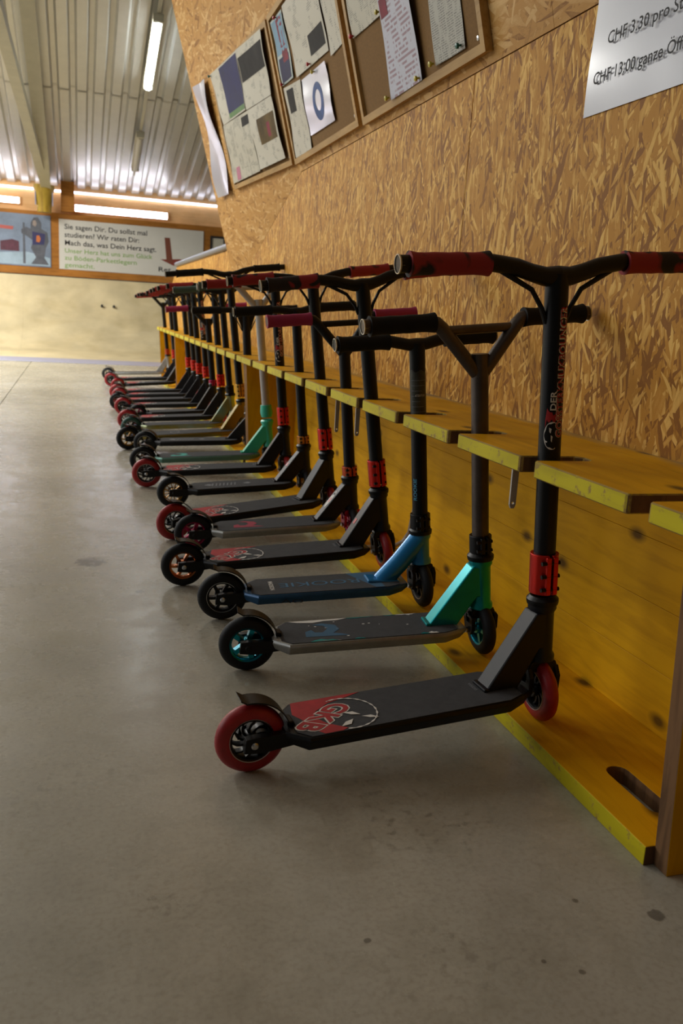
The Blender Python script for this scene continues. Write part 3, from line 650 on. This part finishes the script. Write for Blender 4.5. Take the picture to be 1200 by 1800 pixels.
# white bent strap lying on the base behind the fourth scooter
mb = MB(); mb.tube([(.915, 2.19, .225), (.915, 2.215, .15), (.913, 2.232, .08), (.902, 2.245, .05), (.882, 2.25, .0375), (.86, 2.25, .0350), (.775, 2.245, .0350)], .006, 8)
tag(mb.build('bent_strap', M_WHITE), 'bent white metal strap lying on the rack base', 'strap')
# ------------------------------------------------------------------ scooters
def wheel(parent_fn, c, ax, tyre, core, style, label=None):
    """a wheel part (its tyre) with core, axle bolt as sub-parts; parent_fn(mb, name, mat, parent)"""
    c = Vector(c); ax = Vector(ax).normalized(); R = .055; rc = .0345
    mb = MB(); mb.lathe([(rc - .001, -.0115), (rc + .004, -.0122), (.047, -.0115), (.0525, -.0075), (R, -.001), (R, .001), (.0525, .0075), (.047, .0115), (rc + .004, .0122), (rc - .001, .0115)], c, ax, 40, closed=True)
    ty = parent_fn(mb, 'tyre', tyre, None)
    mb = MB(); mb.lathe([(rc, -.0118), (rc, .0118), (rc - .0035, .0105), (rc - .005, .006), (rc - .005, -.006), (rc - .0035, -.0105)], c, ax, 32, closed=True)
    mb.lathe([(.003, -.0125), (.010, -.0125), (.0115, -.010), (.0115, .010), (.010, .0125), (.003, .0125)], c, ax, 18, closed=True)
    ref = Vector((0, 0, 1)) if abs(ax.z) < .9 else Vector((1, 0, 0)); a = (ref - ax * ref.dot(ax)).normalized(); b = ax.cross(a)
    n, wd, th, sw = dict(swirl=(10, .0042, .011, .55), five=(5, .0095, .016, .0), six=(6, .0065, .014, .12), thin=(12, .0030, .010, .0))[style]
    for i in range(n):
        t0 = 2 * pi * i / n + .3; prev = None; secs = []
        for k in range(4):
            r = .010 + (rc - .004 - .010) * k / 3; t = t0 + sw * (k / 3) ** 1.4
            rad = a * cos(t) + b * sin(t); tg = -a * sin(t) + b * cos(t)
            secs.append([c + rad * r + tg * wd / 2 * u + ax * th / 2 * v for u, v in ((-1, -1), (1, -1), (1, 1), (-1, 1))])
        vs = [p for s_ in secs for p in s_]; fs = []
        for k in range(3):
            for q in range(4): fs.append((k * 4 + q, k * 4 + (q + 1) % 4, k * 4 + 4 + (q + 1) % 4, k * 4 + 4 + q))
        mb.add(vs, fs)
    parent_fn(mb, 'core', core, ty)
    if core in (M_BLACK, M_SATIN):
        mb = MB(); mb.lathe([(rc - .0004, -.0122), (rc + .0006, -.0124), (rc + .0006, -.0118), (rc - .0004, -.0118)], c, ax, 40, closed=True); parent_fn(mb, 'rim_line', M_STEEL, ty)
    return ty
def edge_decal(mb, m, side, s0, s1, zt, wid, y):
    pass

STEM_TXT = 'GOSSTERKNUKBOUNCER'
def scooter(label, rear, stemY, Xs, lean, zc, bar, hw, grip, barm, frame, deckm, tyre, core, style, clampm, clamp, print_=None, rs=.0165, neck='box', forkm=None, sticker=None, grip_len=.125, plug=.016, hb=.140, ht=.238, dirt=0.0, fcore=None, ftyre=None):
    X0, Yr = rear
    psi = atan2(stemY - Yr, (Xs + lean * .35) - X0)
    e = thing('kick_scooter', label, 'scooter', (X0, Yr, 0), psi, 'scooters parked in the yellow racks')
    E = Matrix.Translation((X0, Yr, 0)) @ Matrix.Rotation(psi, 4, 'Z'); Ei = E.inverted()
    cps = cos(psi)
    def stem_s(z): return ((Xs - lean * (z - SZ)) - X0) / cps
    sN = stem_s(.2)
    P = lambda mb, name, m, par=None, **kw: mb.build(name, m, par or e, **kw)
    PW = lambda mb, name, m, par: mb.build(name, m, par or e)
    # --- rear half, in the scooter's own plane (s, y, z)
    wheel(PW, (0, 0, .055), (0, 1, 0), tyre, core, style)
    mb = MB()
    for s_ in (-1, 1): mb.lathe([(0, .026), (.006, .026), (.0065, .029), (.004, .0315), (0, .0315)] if s_ > 0 else [(0, -.026), (.006, -.026), (.0065, -.029), (.004, -.0315), (0, -.0315)], (0, 0, .055), (0, 1, 0), 10)
    P(mb, 'axle_bolt', M_STEEL if core in (M_BLACK, M_SATIN, M_COPPER) else M_BLACK)
    L = sN - .034
    tl = lambda s: .0690 + .067 * s
    D = .022; W = .061
    mb = MB()
    # body: hexagonal cross-section swept along the deck
    secs = []
    for s, hwid, tp, bt in ((.046, .030, 0, .018), (.076, W, 0, D), (L - .044, W, 0, D), (L - .012, .048, 0, D * .85), (L + .004, .036, -.003, .012)):
        z = tl(s)
        secs.append([(s, -hwid + .004, z + tp), (s, -hwid, z - .006), (s, -hwid + .006, z - bt), (s, hwid - .006, z - bt), (s, hwid, z - .006), (s, hwid - .004, z + tp)])
    vs = [Vector(p) for q in secs for p in q]; fs = []; n = 6
    for k in range(len(secs) - 1):
        for i in range(n): fs.append((k * n + i, k * n + (i + 1) % n, (k + 1) * n + (i + 1) % n, (k + 1) * n + i))
    fs += [tuple(range(n)), tuple(range((len(secs) - 1) * n, len(secs) * n))]
    mb.add(vs, fs)
    deck = P(mb, 'deck', deckm, smooth=25, bevel=.0015)
    for s_ in (-1, 1):
        mb = MB(); y_in, y_out = .0155 * s_, .0255 * s_
        mb.prism([(-.016, .044), (.012, .042), (.075, .052), (.115, .058), (.10, .0715), (.060, .0705), (.0, .068), (-.014, .066)], y_in, y_out + .004 * s_, lambda a, b, d: Vector((a, d, b)))
        P(mb, 'dropout_arm', M_BLACK if deckm not in (M_TEAL,) else M_TEALDK, smooth=0, bevel=.001)
    mb = MB(); tape = [(.062, -.036), (.080, -.056), (L - .046, -.056), (L - .018, -.044), (L - .018, .044), (L - .046, .056), (.080, .056), (.062, .036)]
    mb.prism(tape, .0002, .0012, lambda a, b, d: Vector((a, b, tl(a) + d)))
    P(mb, 'grip_tape', M_TAPE, deck, smooth=0)
    # deck graphics, each piece of print its own thin skin on the grip tape
    top = lambda a, b, d: Vector((a, b, tl(a) + .0013 + d)); q = .0003
    def skin(m_, fn, name='deck_print'):
        mb = MB(); fn(mb); P(mb, name, m_, deck, smooth=0)
    GREYP = mat('pale_print', '#6f7276', .8)
    if print_ == 'gkb':
        skin(M_RPR, lambda mb: mb.prism([(.078, .055), (.195, .055), (.168, .045), (.135, .036), (.108, .016), (.100, .0), (.112, -.026), (.138, -.050), (.128, -.055), (.100, -.055), (.086, -.035), (.080, -.004), (.070, .018)], 0, q, top))
        rx, ry, ux, uy = -.80, -.60, .80, -.60
        for body, cs, cy_ in (('G', .124, .010), ('K', .096, -.012), ('B', .067, -.033)):
            vs, fs = text_mesh(body, 0.0)
            mxx = (max(v[0] for v in vs) + min(v[0] for v in vs)) / 2; mxy = (max(v[1] for v in vs) + min(v[1] for v in vs)) / 2
            for mm, bo, dd in ((M_WPR, .075, .0004), (M_RPR, .030, .0008)):
                skin(mm, lambda mb: add_text(mb, body, 1.0, lambda x, y: top(cs + .017 + .050 * ((x - mxx) * rx + (y - mxy) * ux), cy_ + .004 + .050 * ((x - mxx) * ry + (y - mxy) * uy), dd), bold=bo), 'letter')
        def arc(mb):
            seg = []
            for k in range(49):
                t = radians(-105 + 215 * k / 48); wv = .0011 + .0007 * sin(k * 1.7)
                seg += [top(.150 + (.049 + wv) * cos(t), -.006 + (.049 + wv) * sin(t), .0009), top(.150 + (.049 - wv) * cos(t), -.006 + (.049 - wv) * sin(t), .0009)]
            mb.add(seg, [(2 * k, 2 * k + 2, 2 * k + 3, 2 * k + 1) for k in range(48)])
        skin(M_WPR, arc)
        for (a0, b0, a1, b1, wv) in ((.146, -.004, .170, -.018, .0065), (.154, -.028, .130, -.044, .0075), (.170, -.024, .194, -.036, .0055)):
            dx, dy = a1 - a0, b1 - b0; ll = sqrt(dx * dx + dy * dy); nx, ny = -dy / ll * wv, dx / ll * wv
            skin(M_WPR, lambda mb: mb.prism([(a0, b0), ((a0 + a1) / 2 + nx, (b0 + b1) / 2 + ny), (a1, b1), ((a0 + a1) / 2 - nx * .5, (b0 + b1) / 2 - ny * .5)], .0006, .0009, top))
        skin(GREYP, lambda mb: add_text(mb, 'vision', .012, lambda x, y: top(L - .085 + y, .020 - x, .0005), bold=.01), 'lettering')
    elif print_ == 'rookie':
        skin(M_BPR, lambda mb: mb.prism([(L - .125, .055), (L - .055, .055), (L - .06, -.0), (L - .055, -.055), (L - .075, -.055)], 0, q, top))
        skin(mat('rookie_print', '#34607d', .8), lambda mb: add_text(mb, 'ROOKIE', .040, lambda x, y: top(L - .100 - x, .012 - y, .0004), width=.185), 'lettering')
        skin(M_WPR, lambda mb: add_text(mb, 'MADISON', .014, lambda x, y: top(.105 + y, .032 - x, .0004), bold=.02), 'lettering')
        skin(M_KPR, lambda mb: add_text(mb, 'AO', .012, lambda x, y: Vector((.125 + x, -W - .0006 + (.006 if False else 0), tl(.13) - .019 + y)), width=.05), 'lettering')
    elif print_ in ('teal', 'pink', 'mint'):
        mm = dict(teal=M_BPR, pink=mat('crimson_print', '#8e2238', .8), mint=M_TPR)[print_]
        skin(mm, lambda mb: mb.prism([(.110, -.030), (.195, -.034), (.180, -.024), (.165, -.018), (.180, .0), (.175, .022), (.150, .036), (.130, .030), (.152, .022), (.156, .004), (.145, -.012), (.130, -.010), (.125, .004), (.112, -.004)], 0, q, top))
        if print_ == 'teal':
            rnd = random.Random(3)
            for (s0, ln, b0, wv, m_) in ((.085, .12, .056, .014, M_WPR), (.20, .06, .056, .005, M_TEAL), (.115, .055, -.056, .011, M_TEAL), (.125, .05, -.056, .004, M_WPR), (.20, .022, -.056, .006, M_TEAL), (.30, .05, .056, .004, M_WPR), (.325, .02, .056, .008, M_WPR), (.345, .022, -.056, .009, M_WPR), (.33, .02, -.056, .007, M_TEAL), (.28, .03, .056, .004, M_TEAL)):
                sg = -1 if b0 > 0 else 1
                skin(m_, lambda mb: mb.prism([(s0, b0), (s0 + ln * .15, b0 + sg * wv * .6), (s0 + ln * .4, b0 + sg * wv), (s0 + ln * .6, b0 + sg * wv * .55), (s0 + ln * .8, b0 + sg * wv * .6), (s0 + ln, b0)], 0, q, top), 'tape_chip')
            for k in range(10):
                s0 = rnd.uniform(.12, L - .07); b0 = rnd.uniform(-.04, .04); r_ = rnd.uniform(.0008, .0022)
                skin(M_WPR, lambda mb: mb.prism([(s0 + r_ * 1.5 * cos(t), b0 + r_ * sin(t)) for t in (0, 1.1, 2.3, 3.3, 4.6, 5.4)], 0, q, top), 'tape_chip')
    elif print_ == 'white':
        for k in range(7): skin(GREYP, lambda mb: mb.prism([(.13 + .013 * k, -.02), (.134 + .013 * k, -.02), (.142 + .013 * k, .02), (.138 + .013 * k, .02)], 0, q, top))
        for s0 in (.105, .24): skin(GREYP, lambda mb: mb.prism([(s0, 0), (s0 + .02, .014), (s0 + .03, .0), (s0 + .02, -.014)], 0, q, top))
    elif print_ == 'ring':
        def rg(mb):
            seg = []
            for k in range(25):
                t = 2 * pi * k / 24; seg += [top(.22 + .024 * cos(t), .02 * sin(t), .0003), top(.22 + .018 * cos(t), .015 * sin(t), .0003)]
            mb.add(seg, [(2 * k, 2 * k + 2, 2 * k + 3, 2 * k + 1) for k in range(24)])
        skin(GREYP, rg)
    # fender brake
    mb = MB(); pts = []
    for k in range(13):
        a = radians(12 + (100 - 12) * k / 12); r = .060 + .002 * k / 12
        pts.append((r * cos(a), .055 + r * sin(a)))
    pts.append((pts[-1][0] - .010, pts[-1][1] + .006))
    pts = [(.064, tl(.064) + .002)] + pts
    vs = []; fs = []
    for (a, b) in pts:
        for y in (-.017, .017):
            for d in (0, .0025): vs.append(Vector((a, y, b + d)))
    for k in range(len(pts) - 1):
        o = k * 4; fs += [(o, o + 2, o + 6, o + 4), (o + 1, o + 5, o + 7, o + 3), (o, o + 4, o + 5, o + 1), (o + 2, o + 3, o + 7, o + 6)]
    fs += [(0, 1, 3, 2), tuple(len(vs) - 4 + i for i in (0, 2, 3, 1))]
    mb.add(vs, fs); P(mb, 'fender', M_BLACK, smooth=50)
    mb = MB(); mb.box((.059, 0, tl(.059) + .0035), (.010, .026, .008)); P(mb, 'fender_mount', M_BLACK if deckm is not M_TEAL else M_TEALDK, smooth=0, bevel=.002)
    # neck
    zt = tl(L) ; zb = .5 * (hb + ht)
    if neck == 'box':
        mb = MB(); wv = .019
        zj = ht - .075
        mb.prism([(sN - .108, tl(sN - .108) - .004), (stem_s(ht - .012) - .021, ht - .012), (stem_s(ht - .012), ht - .012), (stem_s(zj), zj), (stem_s(zj) - .014, zj), (sN - .046, tl(sN - .046) - .004)], -wv, wv, lambda a, b, d: Vector((a, d, b)))
        nk = P(mb, 'neck', frame, smooth=0, bevel=.003)
        mb = MB(); mb.box((sN - .104, 0, tl(sN - .104) + .0035), (.010, .042, .006)); P(mb, 'weld', frame, nk, smooth=0, bevel=.002)
    else:
        mb = MB(); mb.tube([(sN - .085, 0, tl(sN - .09) - .005), (sN - .045, 0, .135), (stem_s(.19) - .004, 0, .193)], .023, 20); nk = P(mb, 'neck', frame)
        mb = MB(); mb.box((sN - .085, 0, tl(sN - .085) + .002), (.075, .05, .006)); P(mb, 'weld', frame, nk, smooth=0, bevel=.003)
    if sticker == 'neckred' or sticker == 'neckwhite':
        mb = MB(); a0 = Vector((sN - .108, 0, tl(sN - .108) - .004)); a1 = Vector((stem_s(ht - .012) - .021, 0, ht - .012)); dr = (a1 - a0).normalized(); nr = Vector((-dr.z, 0, dr.x))
        if sticker == 'neckred':
            mb.use(PR); mb.prism(rectv(.075, -.004, .090, .008), .0002, .0007, lambda a, b, d: a0 + dr * a + Vector((0, b, 0)) + nr * d)
        else:
            mb.use(M_WPR); mb.prism([(.085 + .03 * cos(t), .012 * sin(t)) for t in [2 * pi * i / 20 for i in range(20)]], .0002, .0006, lambda a, b, d: a0 + dr * a + Vector((0, b, 0)) + nr * d)
            mb.use(PR); mb.prism([(.082 + .009 * cos(t), .006 * sin(t)) for t in [2 * pi * i / 12 for i in range(12)]], .0006, .0009, lambda a, b, d: a0 + dr * a + Vector((0, b, 0)) + nr * d)
            mb.use(M_KPR); mb.prism([(.100, -.008), (.110, -.002), (.106, .006), (.098, .008), (.103, .0)], .0006, .0009, lambda a, b, d: a0 + dr * a + Vector((0, b, 0)) + nr * d)
        P(mb, 'sticker', None, nk, smooth=0)
    # --- front assembly turned square: u along the bar, v away from camera, w up the steering axis
    ln = sqrt(1 + lean * lean); wv_ = Vector((-lean, 0, 1)) / ln; uv_ = Vector((1, 0, lean)) / ln; vv_ = wv_.cross(uv_)
    Q = Vector((Xs - lean * (.083 - SZ), stemY, .083))      # front axle
    Mf = Matrix.Identity(4)
    for i in range(3): Mf[i][0] = uv_[i]; Mf[i][1] = vv_[i]; Mf[i][2] = wv_[i]
    Mf.translation = Q; T = Ei @ Mf
    PF = lambda mb, name, m, par=None, **kw: mb.xf(T).build(name, m, par or e, **kw)
    PFW = lambda mb, name, m, par: mb.xf(T).build(name, m, par or e)
    w_of = lambda z: (z - .083) * ln
    wheel(PFW, (0, 0, 0), (1, 0, 0), ftyre or tyre, fcore or core, style)
    fm = forkm or M_BLACK
    whb, wht = w_of(hb), w_of(ht)
    mb = MB(); mb.prism([(-.028, whb - .020), (.028, whb - .020), (.024, whb - .004), (.016, whb), (-.016, whb), (-.024, whb - .004)], -.013, .013, lambda a, b, d: Vector((a, d, b)))
    fork = PF(mb, 'fork', fm, smooth=0, bevel=.002)
    for s_ in (-1, 1):
        mb = MB()
        mb.prism([(-.013, whb - .012), (.013, whb - .012), (.021, .030), (.017, .002), (.009, -.009), (-.009, -.009), (-.017, .002), (-.021, .030)], s_ * .0205, s_ * .0285, lambda a, b, d: Vector((d, a, b)), [[(-.008, .032), (.0, .040), (.008, .032), (.006, .016), (-.006, .016)]])
        PF(mb, 'fork_leg', fm, fork, smooth=0, bevel=.001)
    mb = MB(); mb.tube([(-.034, 0, 0), (.034, 0, 0)], .006, 8); PF(mb, 'fork_axle', M_STEEL, fork)
    mb = MB(); mb.lathe([(0, whb), (.0235, whb), (.0235, whb + .008), (.020, whb + .014), (.020, wht - .014), (.0235, wht - .008), (.0235, wht), (0, wht)], (0, 0, 0), (0, 0, 1), 24); PF(mb, 'head_tube', frame)
    mb = MB(); mb.lathe([(.018, wht), (.0255, wht), (.0265, wht + .004), (.0265, wht + .009), (.021, wht + .015), (.018, wht + .015)], (0, 0, 0), (0, 0, 1), 24, closed=True); PF(mb, 'headset', M_BLACK if frame is not M_MINT else M_MINT)
    c0, c1 = w_of(clamp[0]), w_of(clamp[1]); rc = rs + .0055
    mb = MB()
    if clampm is M_MINT:
        mb.lathe([(rs, c0), (rc, c0), (rc + .004, c0 + .02), (rc, c1), (rs, c1)], (0, 0, 0), (0, 0, 1), 20)
    else:
        arc = []
        for k in range(25):
            t = radians(-90 - 8 - 344 * k / 24); arc.append((cos(t), sin(t)))
        outl = [(a * rc, b * rc) for a, b in arc] + [(a * rs * .99, b * rs * .99) for a, b in reversed(arc)]
        mb.prism(outl, c0, c1)
        for s_ in (-1, 1): mb.box((s_ * .006, -rc - .0015, (c0 + c1) / 2), (.008, .006, c1 - c0 - .004))
    clp = PF(mb, 'clamp', clampm, smooth=30, bevel=.001)
    if clampm is not M_MINT:
        for k in range(3 if c1 - c0 > .05 else 2):
            zz = c0 + (c1 - c0) * (k + .5) / (3 if c1 - c0 > .05 else 2)
            mb = MB(); mb.tube([(-.018, -rc - .001, zz), (.014, -rc - .001, zz)], .0036, 8); PF(mb, 'clamp_bolt', M_BLACK, clp)
    # handlebar
    wc = w_of(zc); mb = MB(); rb = .0130
    ends = []
    gl = grip_len; gi = hw - plug - gl       # inner end of a grip
    if bar == 'gull':
        dip = .020
        for s_ in (-1, 1):
            mb.tube([(0, 0, wc - dip), (s_ * .022, 0, wc - dip + .001), (s_ * .045, 0, wc - dip + .007), (s_ * .07, 0, wc - .005), (s_ * gi * .95, 0, wc + .001), (s_ * (gi + .02), 0, wc + .001), (s_ * hw, 0, wc)], [rs * .95, rb * 1.1, rb, rb, rb, rb, rb], 14)
            mb.tube([(s_ * gi * .82, 0, wc - .010), (s_ * .042, 0, wc - .038), (s_ * .024, 0, wc - .066), (s_ * rs * .9, 0, wc - .088)], [.0045, .004, .004, .0045], 8)
        mb.tube([(0, 0, c0 + .01), (0, 0, wc - dip + .004)], rs, 22)
    elif bar == 'y':
        for s_ in (-1, 1):
            mb.tube([(s_ * .006, 0, wc - .098), (s_ * .075, 0, wc - .012), (s_ * .086, 0, wc - .002), (s_ * .102, 0, wc + .003), (s_ * hw, 0, wc)], rb, 14)
        mb.tube([(-.072, 0, wc - .016), (.072, 0, wc - .016)], .0085, 12)
        mb.tube([(0, 0, c0 + .01), (0, 0, wc - .062)], rs, 22)
    else:
        for s_ in (-1, 1):
            mb.tube([(0, 0, wc - .010), (s_ * .02, 0, wc - .009), (s_ * .06, 0, wc), (s_ * hw, 0, wc)], [rb * 1.15, rb, rb, rb], 14)
        mb.tube([(0, 0, c0 + .01), (0, 0, wc - .03), (0, 0, wc - .006)], [rs, rs, rs * 1.05], 22)
        if bar == 'tflare':
            for s_ in (-1, 1):
                mb.prism([(s_ * rs * .8, wc - .10), (s_ * rs * .8, wc - .02), (s_ * .04, wc - .008), (s_ * .045, wc - .014)], -.006, .006, lambda a, b, d: Vector((a, d, b)))
                for q_ in (.045, .06): mb.tube([(s_ * q_, 0, wc - .008), (s_ * rs, 0, wc - q_ * 1.4 - .01)], .0025, 6)
    hbm = PF(mb, 'handlebar', barm)
    for s_ in (-1, 1):
        mb = MB(); prof = []
        for k in range(11):
            h = gi + gl * k / 10; r = .0163 + (.0022 if k in (0, 10) else 0) + .0004 * sin(k * 2.1); prof.append((r, s_ * h))
        mb.lathe([(.0130, s_ * gi)] + prof + [(.0130, s_ * (gi + gl))], (0, 0, wc), (1, 0, 0), 18); PF(mb, 'grip', grip, hbm)
        if plug > 0.004:
            mb = MB(); mb.lathe([(.0127, s_ * (hw - .006)), (.0127, s_ * (hw + .0012)), (.0140, s_ * (hw + .0012)), (.0140, s_ * (hw - .001))], (0, 0, wc), (1, 0, 0), 18); PF(mb, 'bar_end', M_STEEL, hbm)
    # stem stickers
    def on_stem(r_, base_t, z0):   # text runs up the stem; x -> along stem, y -> around
        return lambda x, y: Vector(((rs + r_) * sin(base_t + y / rs), -(rs + r_) * cos(base_t + y / rs), z0 + x))
    frs = lambda a, b, d: Vector(((rs + d) * sin(a), -(rs + d) * cos(a), b))
    def wrap(m_, fn, name='stem_sticker'):
        mb = MB(); fn(mb); PF(mb, name, m_, hbm, smooth=0)
    if sticker == 'stemred':
        z0 = w_of(.497)
        def redcap(mb):
            pat = [(-1.0 + .14 * k, z0 + .046 + .003 * sin(k * 2) - .012 * (k < 1)) for k in range(10)]
            mb.add([frs(a, b, .0003) for a, b in pat] + [frs(a, b + .014 + .004 * sin(i), .0003) for i, (a, b) in enumerate(pat)], [(k, k + 1, k + 11, k + 10) for k in range(9)])
        wrap(M_RPR, redcap)
        def face(mb):
            seg = []
            for k in range(29):
                t = radians(60 + 235 * k / 28)
                for rr in (1.0, .91 + .05 * sin(k)): seg.append(frs(-.35 + .74 * rr * cos(t), z0 + .023 + .022 * rr * sin(t), .0004))
            mb.add(seg, [(2 * k, 2 * k + 2, 2 * k + 3, 2 * k + 1) for k in range(28)])
        wrap(M_WPR, face)
        for (a0, b0, a1, b1) in ((-.62, .036, -.48, .027), (-.46, .024, -.36, .013), (-1.0, .016, -.80, .012)):
            wrap(M_WPR, lambda mb: mb.add([frs(a0, z0 + b0, .0004), frs(a1 + .06, z0 + b0 - .002, .0004), frs(a1, z0 + b1, .0004), frs(a0 + .02, z0 + b1 + .002, .0004)], [(0, 1, 2, 3)]))
        wrap(M_WPR, lambda mb: add_text(mb, 'DER', .0125, lambda x, y: frs(-.12 - y / rs, z0 + .062 + x, .0005), bold=.02, width=.030), 'lettering')
        for mm, bo, dd in ((M_WPR, .05, .0004), (M_RPR, .008, .0008)):
            wrap(mm, lambda mb: add_text(mb, STEM_TXT, .0175, lambda x, y: frs(.62 - y / rs, z0 + .020 + x, dd), bold=bo, width=.200), 'lettering')
    elif sticker == 'stemsilver':
        z0 = w_of(.455); z1 = w_of(.575)
        def patch(za, zb, mm, d, a0=-1.5, a1=1.5):
            def fn(mb):
                g_ = []
                for k in range(13):
                    a = a0 + (a1 - a0) * k / 12; g_ += [frs(a, za + .0015 * sin(k * 2.3) * (zb - za > .01), d), frs(a, zb + .003 * sin(k * 1.3) * (zb - za > .01), d)]
                mb.add(g_, [(2 * k, 2 * k + 2, 2 * k + 3, 2 * k + 1) for k in range(12)])
            wrap(mm, fn)
        patch(z0, z1, mat('worn_sticker', '#45463e', .45, .4, var=.6, vscale=60), .0003)
        for k in range(9): patch(z0 + .008 + k * .0115, z0 + .0088 + k * .0115, mat('pale_print', '#6f7276', .8), .0005, -1.2, .3 + .5 * sin(k))
        wrap(M_WPR, lambda mb: add_text(mb, 'ATTENTION', .007, lambda x, y: frs(-.75 + x / rs, z0 + .065 + y, .0006), width=.022), 'lettering')
        wrap(mat('cyan_print', '#4f9fc0', .6), lambda mb: add_text(mb, 'ROOKIE', .012, lambda x, y: frs(-.75 - y / rs, w_of(.285) + x, .0005), bold=.01, width=.05), 'lettering')
    return e

RED = dict(lean=.105, bar='gull', grip=M_REDG, barm=M_BLACK, frame=M_FRAMEBLK, deckm=M_BLACK, tyre=M_REDT, core=M_BLACK, style='swirl', clampm=M_REDC, clamp=(.258, .325), print_='gkb', rs=.0178)
def sY(k): return slotY(k) + .020
scooter('nearest black scooter with red wheels, red clamp and lettered stem', (.243, 1.158), sY(1), .715, zc=.779, hw=.256, sticker='stemred', **{**RED, 'lean': .078})
scooter('teal scooter with raw metal bar, teal neck and teal wheel core', (.307, 1.528), sY(2), .733, .11, .690, 'y', .227, M_BLKG, M_RAWBAR, M_TEAL, M_ALU, M_RUB, M_TEALDK, 'five', M_BLACK, (.243, .278), 'teal', rs=.0165, hb=.128, ht=.228, plug=.012)
scooter('bright blue scooter with round neck and black bar', (.303, 1.811), sY(3), .721, .105, .640, 't', .186, M_BLKG, M_SATIN, M_BLUE, M_BLUEDK, M_RUB, M_SATIN, 'six', M_BLACK, (.214, .252), 'rookie', rs=.0175, neck='round', hb=.135, ht=.205, sticker='stemsilver', grip_len=.115, plug=.006)
scooter('black scooter with copper wheel core, red clamp and small red neck sticker', (.245, 2.060), sY(4), .708, zc=.777, hw=.252, sticker='neckred', ftyre=M_REDT, fcore=M_BLACK, **{**RED, 'lean': .155, 'core': M_COPPER, 'tyre': M_RUB, 'style': 'six'})
scooter('black scooter with magenta grips, magenta wheel core and white neck sticker', (.309, 2.362), sY(5), .729, .11, .677, 'y', .217, M_PINKG, M_SATIN, M_FRAMEBLK, M_ALU, M_RUB, M_MAG, 'five', M_ORANGEC, (.228, .255), 'pink', rs=.0165, forkm=M_MAG, sticker='neckwhite', hb=.128, ht=.215, plug=0.0)
scooter('red-wheeled black scooter parked askew behind the magenta-gripped one', (.268, 2.498), sY(6), .732, zc=.797, hw=.263, **{**RED, 'lean': .14})
scooter('black scooter with gold spoked wheel and orange clamp', (.308, 2.918), sY(7), .735, .11, .694, 't', .215, M_BLKG, M_SATIN, M_FRAMEBLK, M_BLACK, M_RUB, M_GOLD, 'thin', mat('amber_anodised', '#b9741c', .35, .5), (.232, .258), 'white', rs=.0165, hb=.128, ht=.215, sticker='neckred', plug=.006)
scooter('red-wheeled black scooter beside the mint green scooter', (.244, 3.262), sY(8), .731, zc=.789, hw=.268, sticker='stemred', **{**RED, 'lean': .11})
scooter('mint green scooter with scuffed white bar', (.251, 3.545), sY(9), .723, .115, .785, 'y', .240, M_GREENG, M_WHITE, M_MINT, mat('mint_deck', '#5d8578', .4, .5), M_RUB, M_SATIN, 'five', M_MINT, (.250, .30), 'mint', rs=.0165, hb=.128, ht=.225, plug=.006, forkm=M_SATIN)
scooter('black scooter with white deck print behind the mint green one', (.292, 3.985), sY(10), .731, .075, .680, 'tflare', .240, M_BLKG, M_SATIN, M_FRAMEBLK, M_BLACK, M_RUB, M_SATIN, 'six', M_BLACK, (.225, .25), 'white', rs=.0185, hb=.125, ht=.21, sticker='neckred', plug=.004)
scooter('gold framed scooter with gold spokes and tall black bar', (.222, 4.125), sY(11), .731, .13, .855, 'gull', .296, M_BLKG, M_BLACK, M_GOLDF, M_GOLDF, M_RUB, M_GOLD, 'six', M_GOLD, (.26, .325), 'ring', rs=.0178, plug=.05)
scooter('oil slick blue scooter with dark green wheels and green grips', (.259, 4.496), sY(12), .728, .12, .780, 'gull', .240, M_GREENG, M_BLACK, M_OIL, M_OIL, M_GREENT, M_SATIN, 'six', M_BLACK, (.25, .29), None, rs=.0165, plug=.006)
scooter('red-wheeled black scooter directly behind the oil slick blue one', (.255, 4.800), sY(13), .730, zc=.80, hw=.25, **RED)
scooter('black scooter with magenta grips and pink clamp among red-wheeled ones', (.325, 5.046), sY(14), .725, .11, .678, 'y', .231, M_PINKG, M_SATIN, M_FRAMEBLK, M_BLACK, M_RUB, M_MAG, 'five', M_MAG, (.235, .268), None, rs=.0175, plug=0.0)
scooter('red-wheeled black scooter next behind the pink-clamped one', (.263, 5.42), sY(15), .731, zc=.797, hw=.25, sticker='stemred', **RED)
scooter('black-wheeled scooter with studded red clamp amid the far red wheels', (.243, 5.69), sY(16), .727, zc=.79, hw=.25, **{**RED, 'tyre': M_RUB})
scooter('red-wheeled black scooter just behind the black-wheeled studded-clamp one', (.266, 6.02), sY(17), .731, zc=.785, hw=.25, **RED)
scooter('second red-wheeled scooter behind the black-wheeled studded-clamp one', (.262, 6.29), sY(18), .728, zc=.775, hw=.25, **RED)
scooter('red-wheeled black scooter nearest in the short far rack', (.29, 6.80), S19, .730, zc=.765, hw=.25, **RED)
scooter('red-wheeled black scooter next to the silver one in the far rack', (.255, 7.28), S20, .730, zc=.765, hw=.25, **RED)
scooter('farthest scooter, silver deck and neck with dark wheel', (.25, 7.86), S21, .725, .11, .755, 'y', .23, M_REDG, M_BLACK, M_ALU, M_ALU, M_RUB, M_ALU, 'six', M_ORANGEC, (.25, .30), None, rs=.0155)
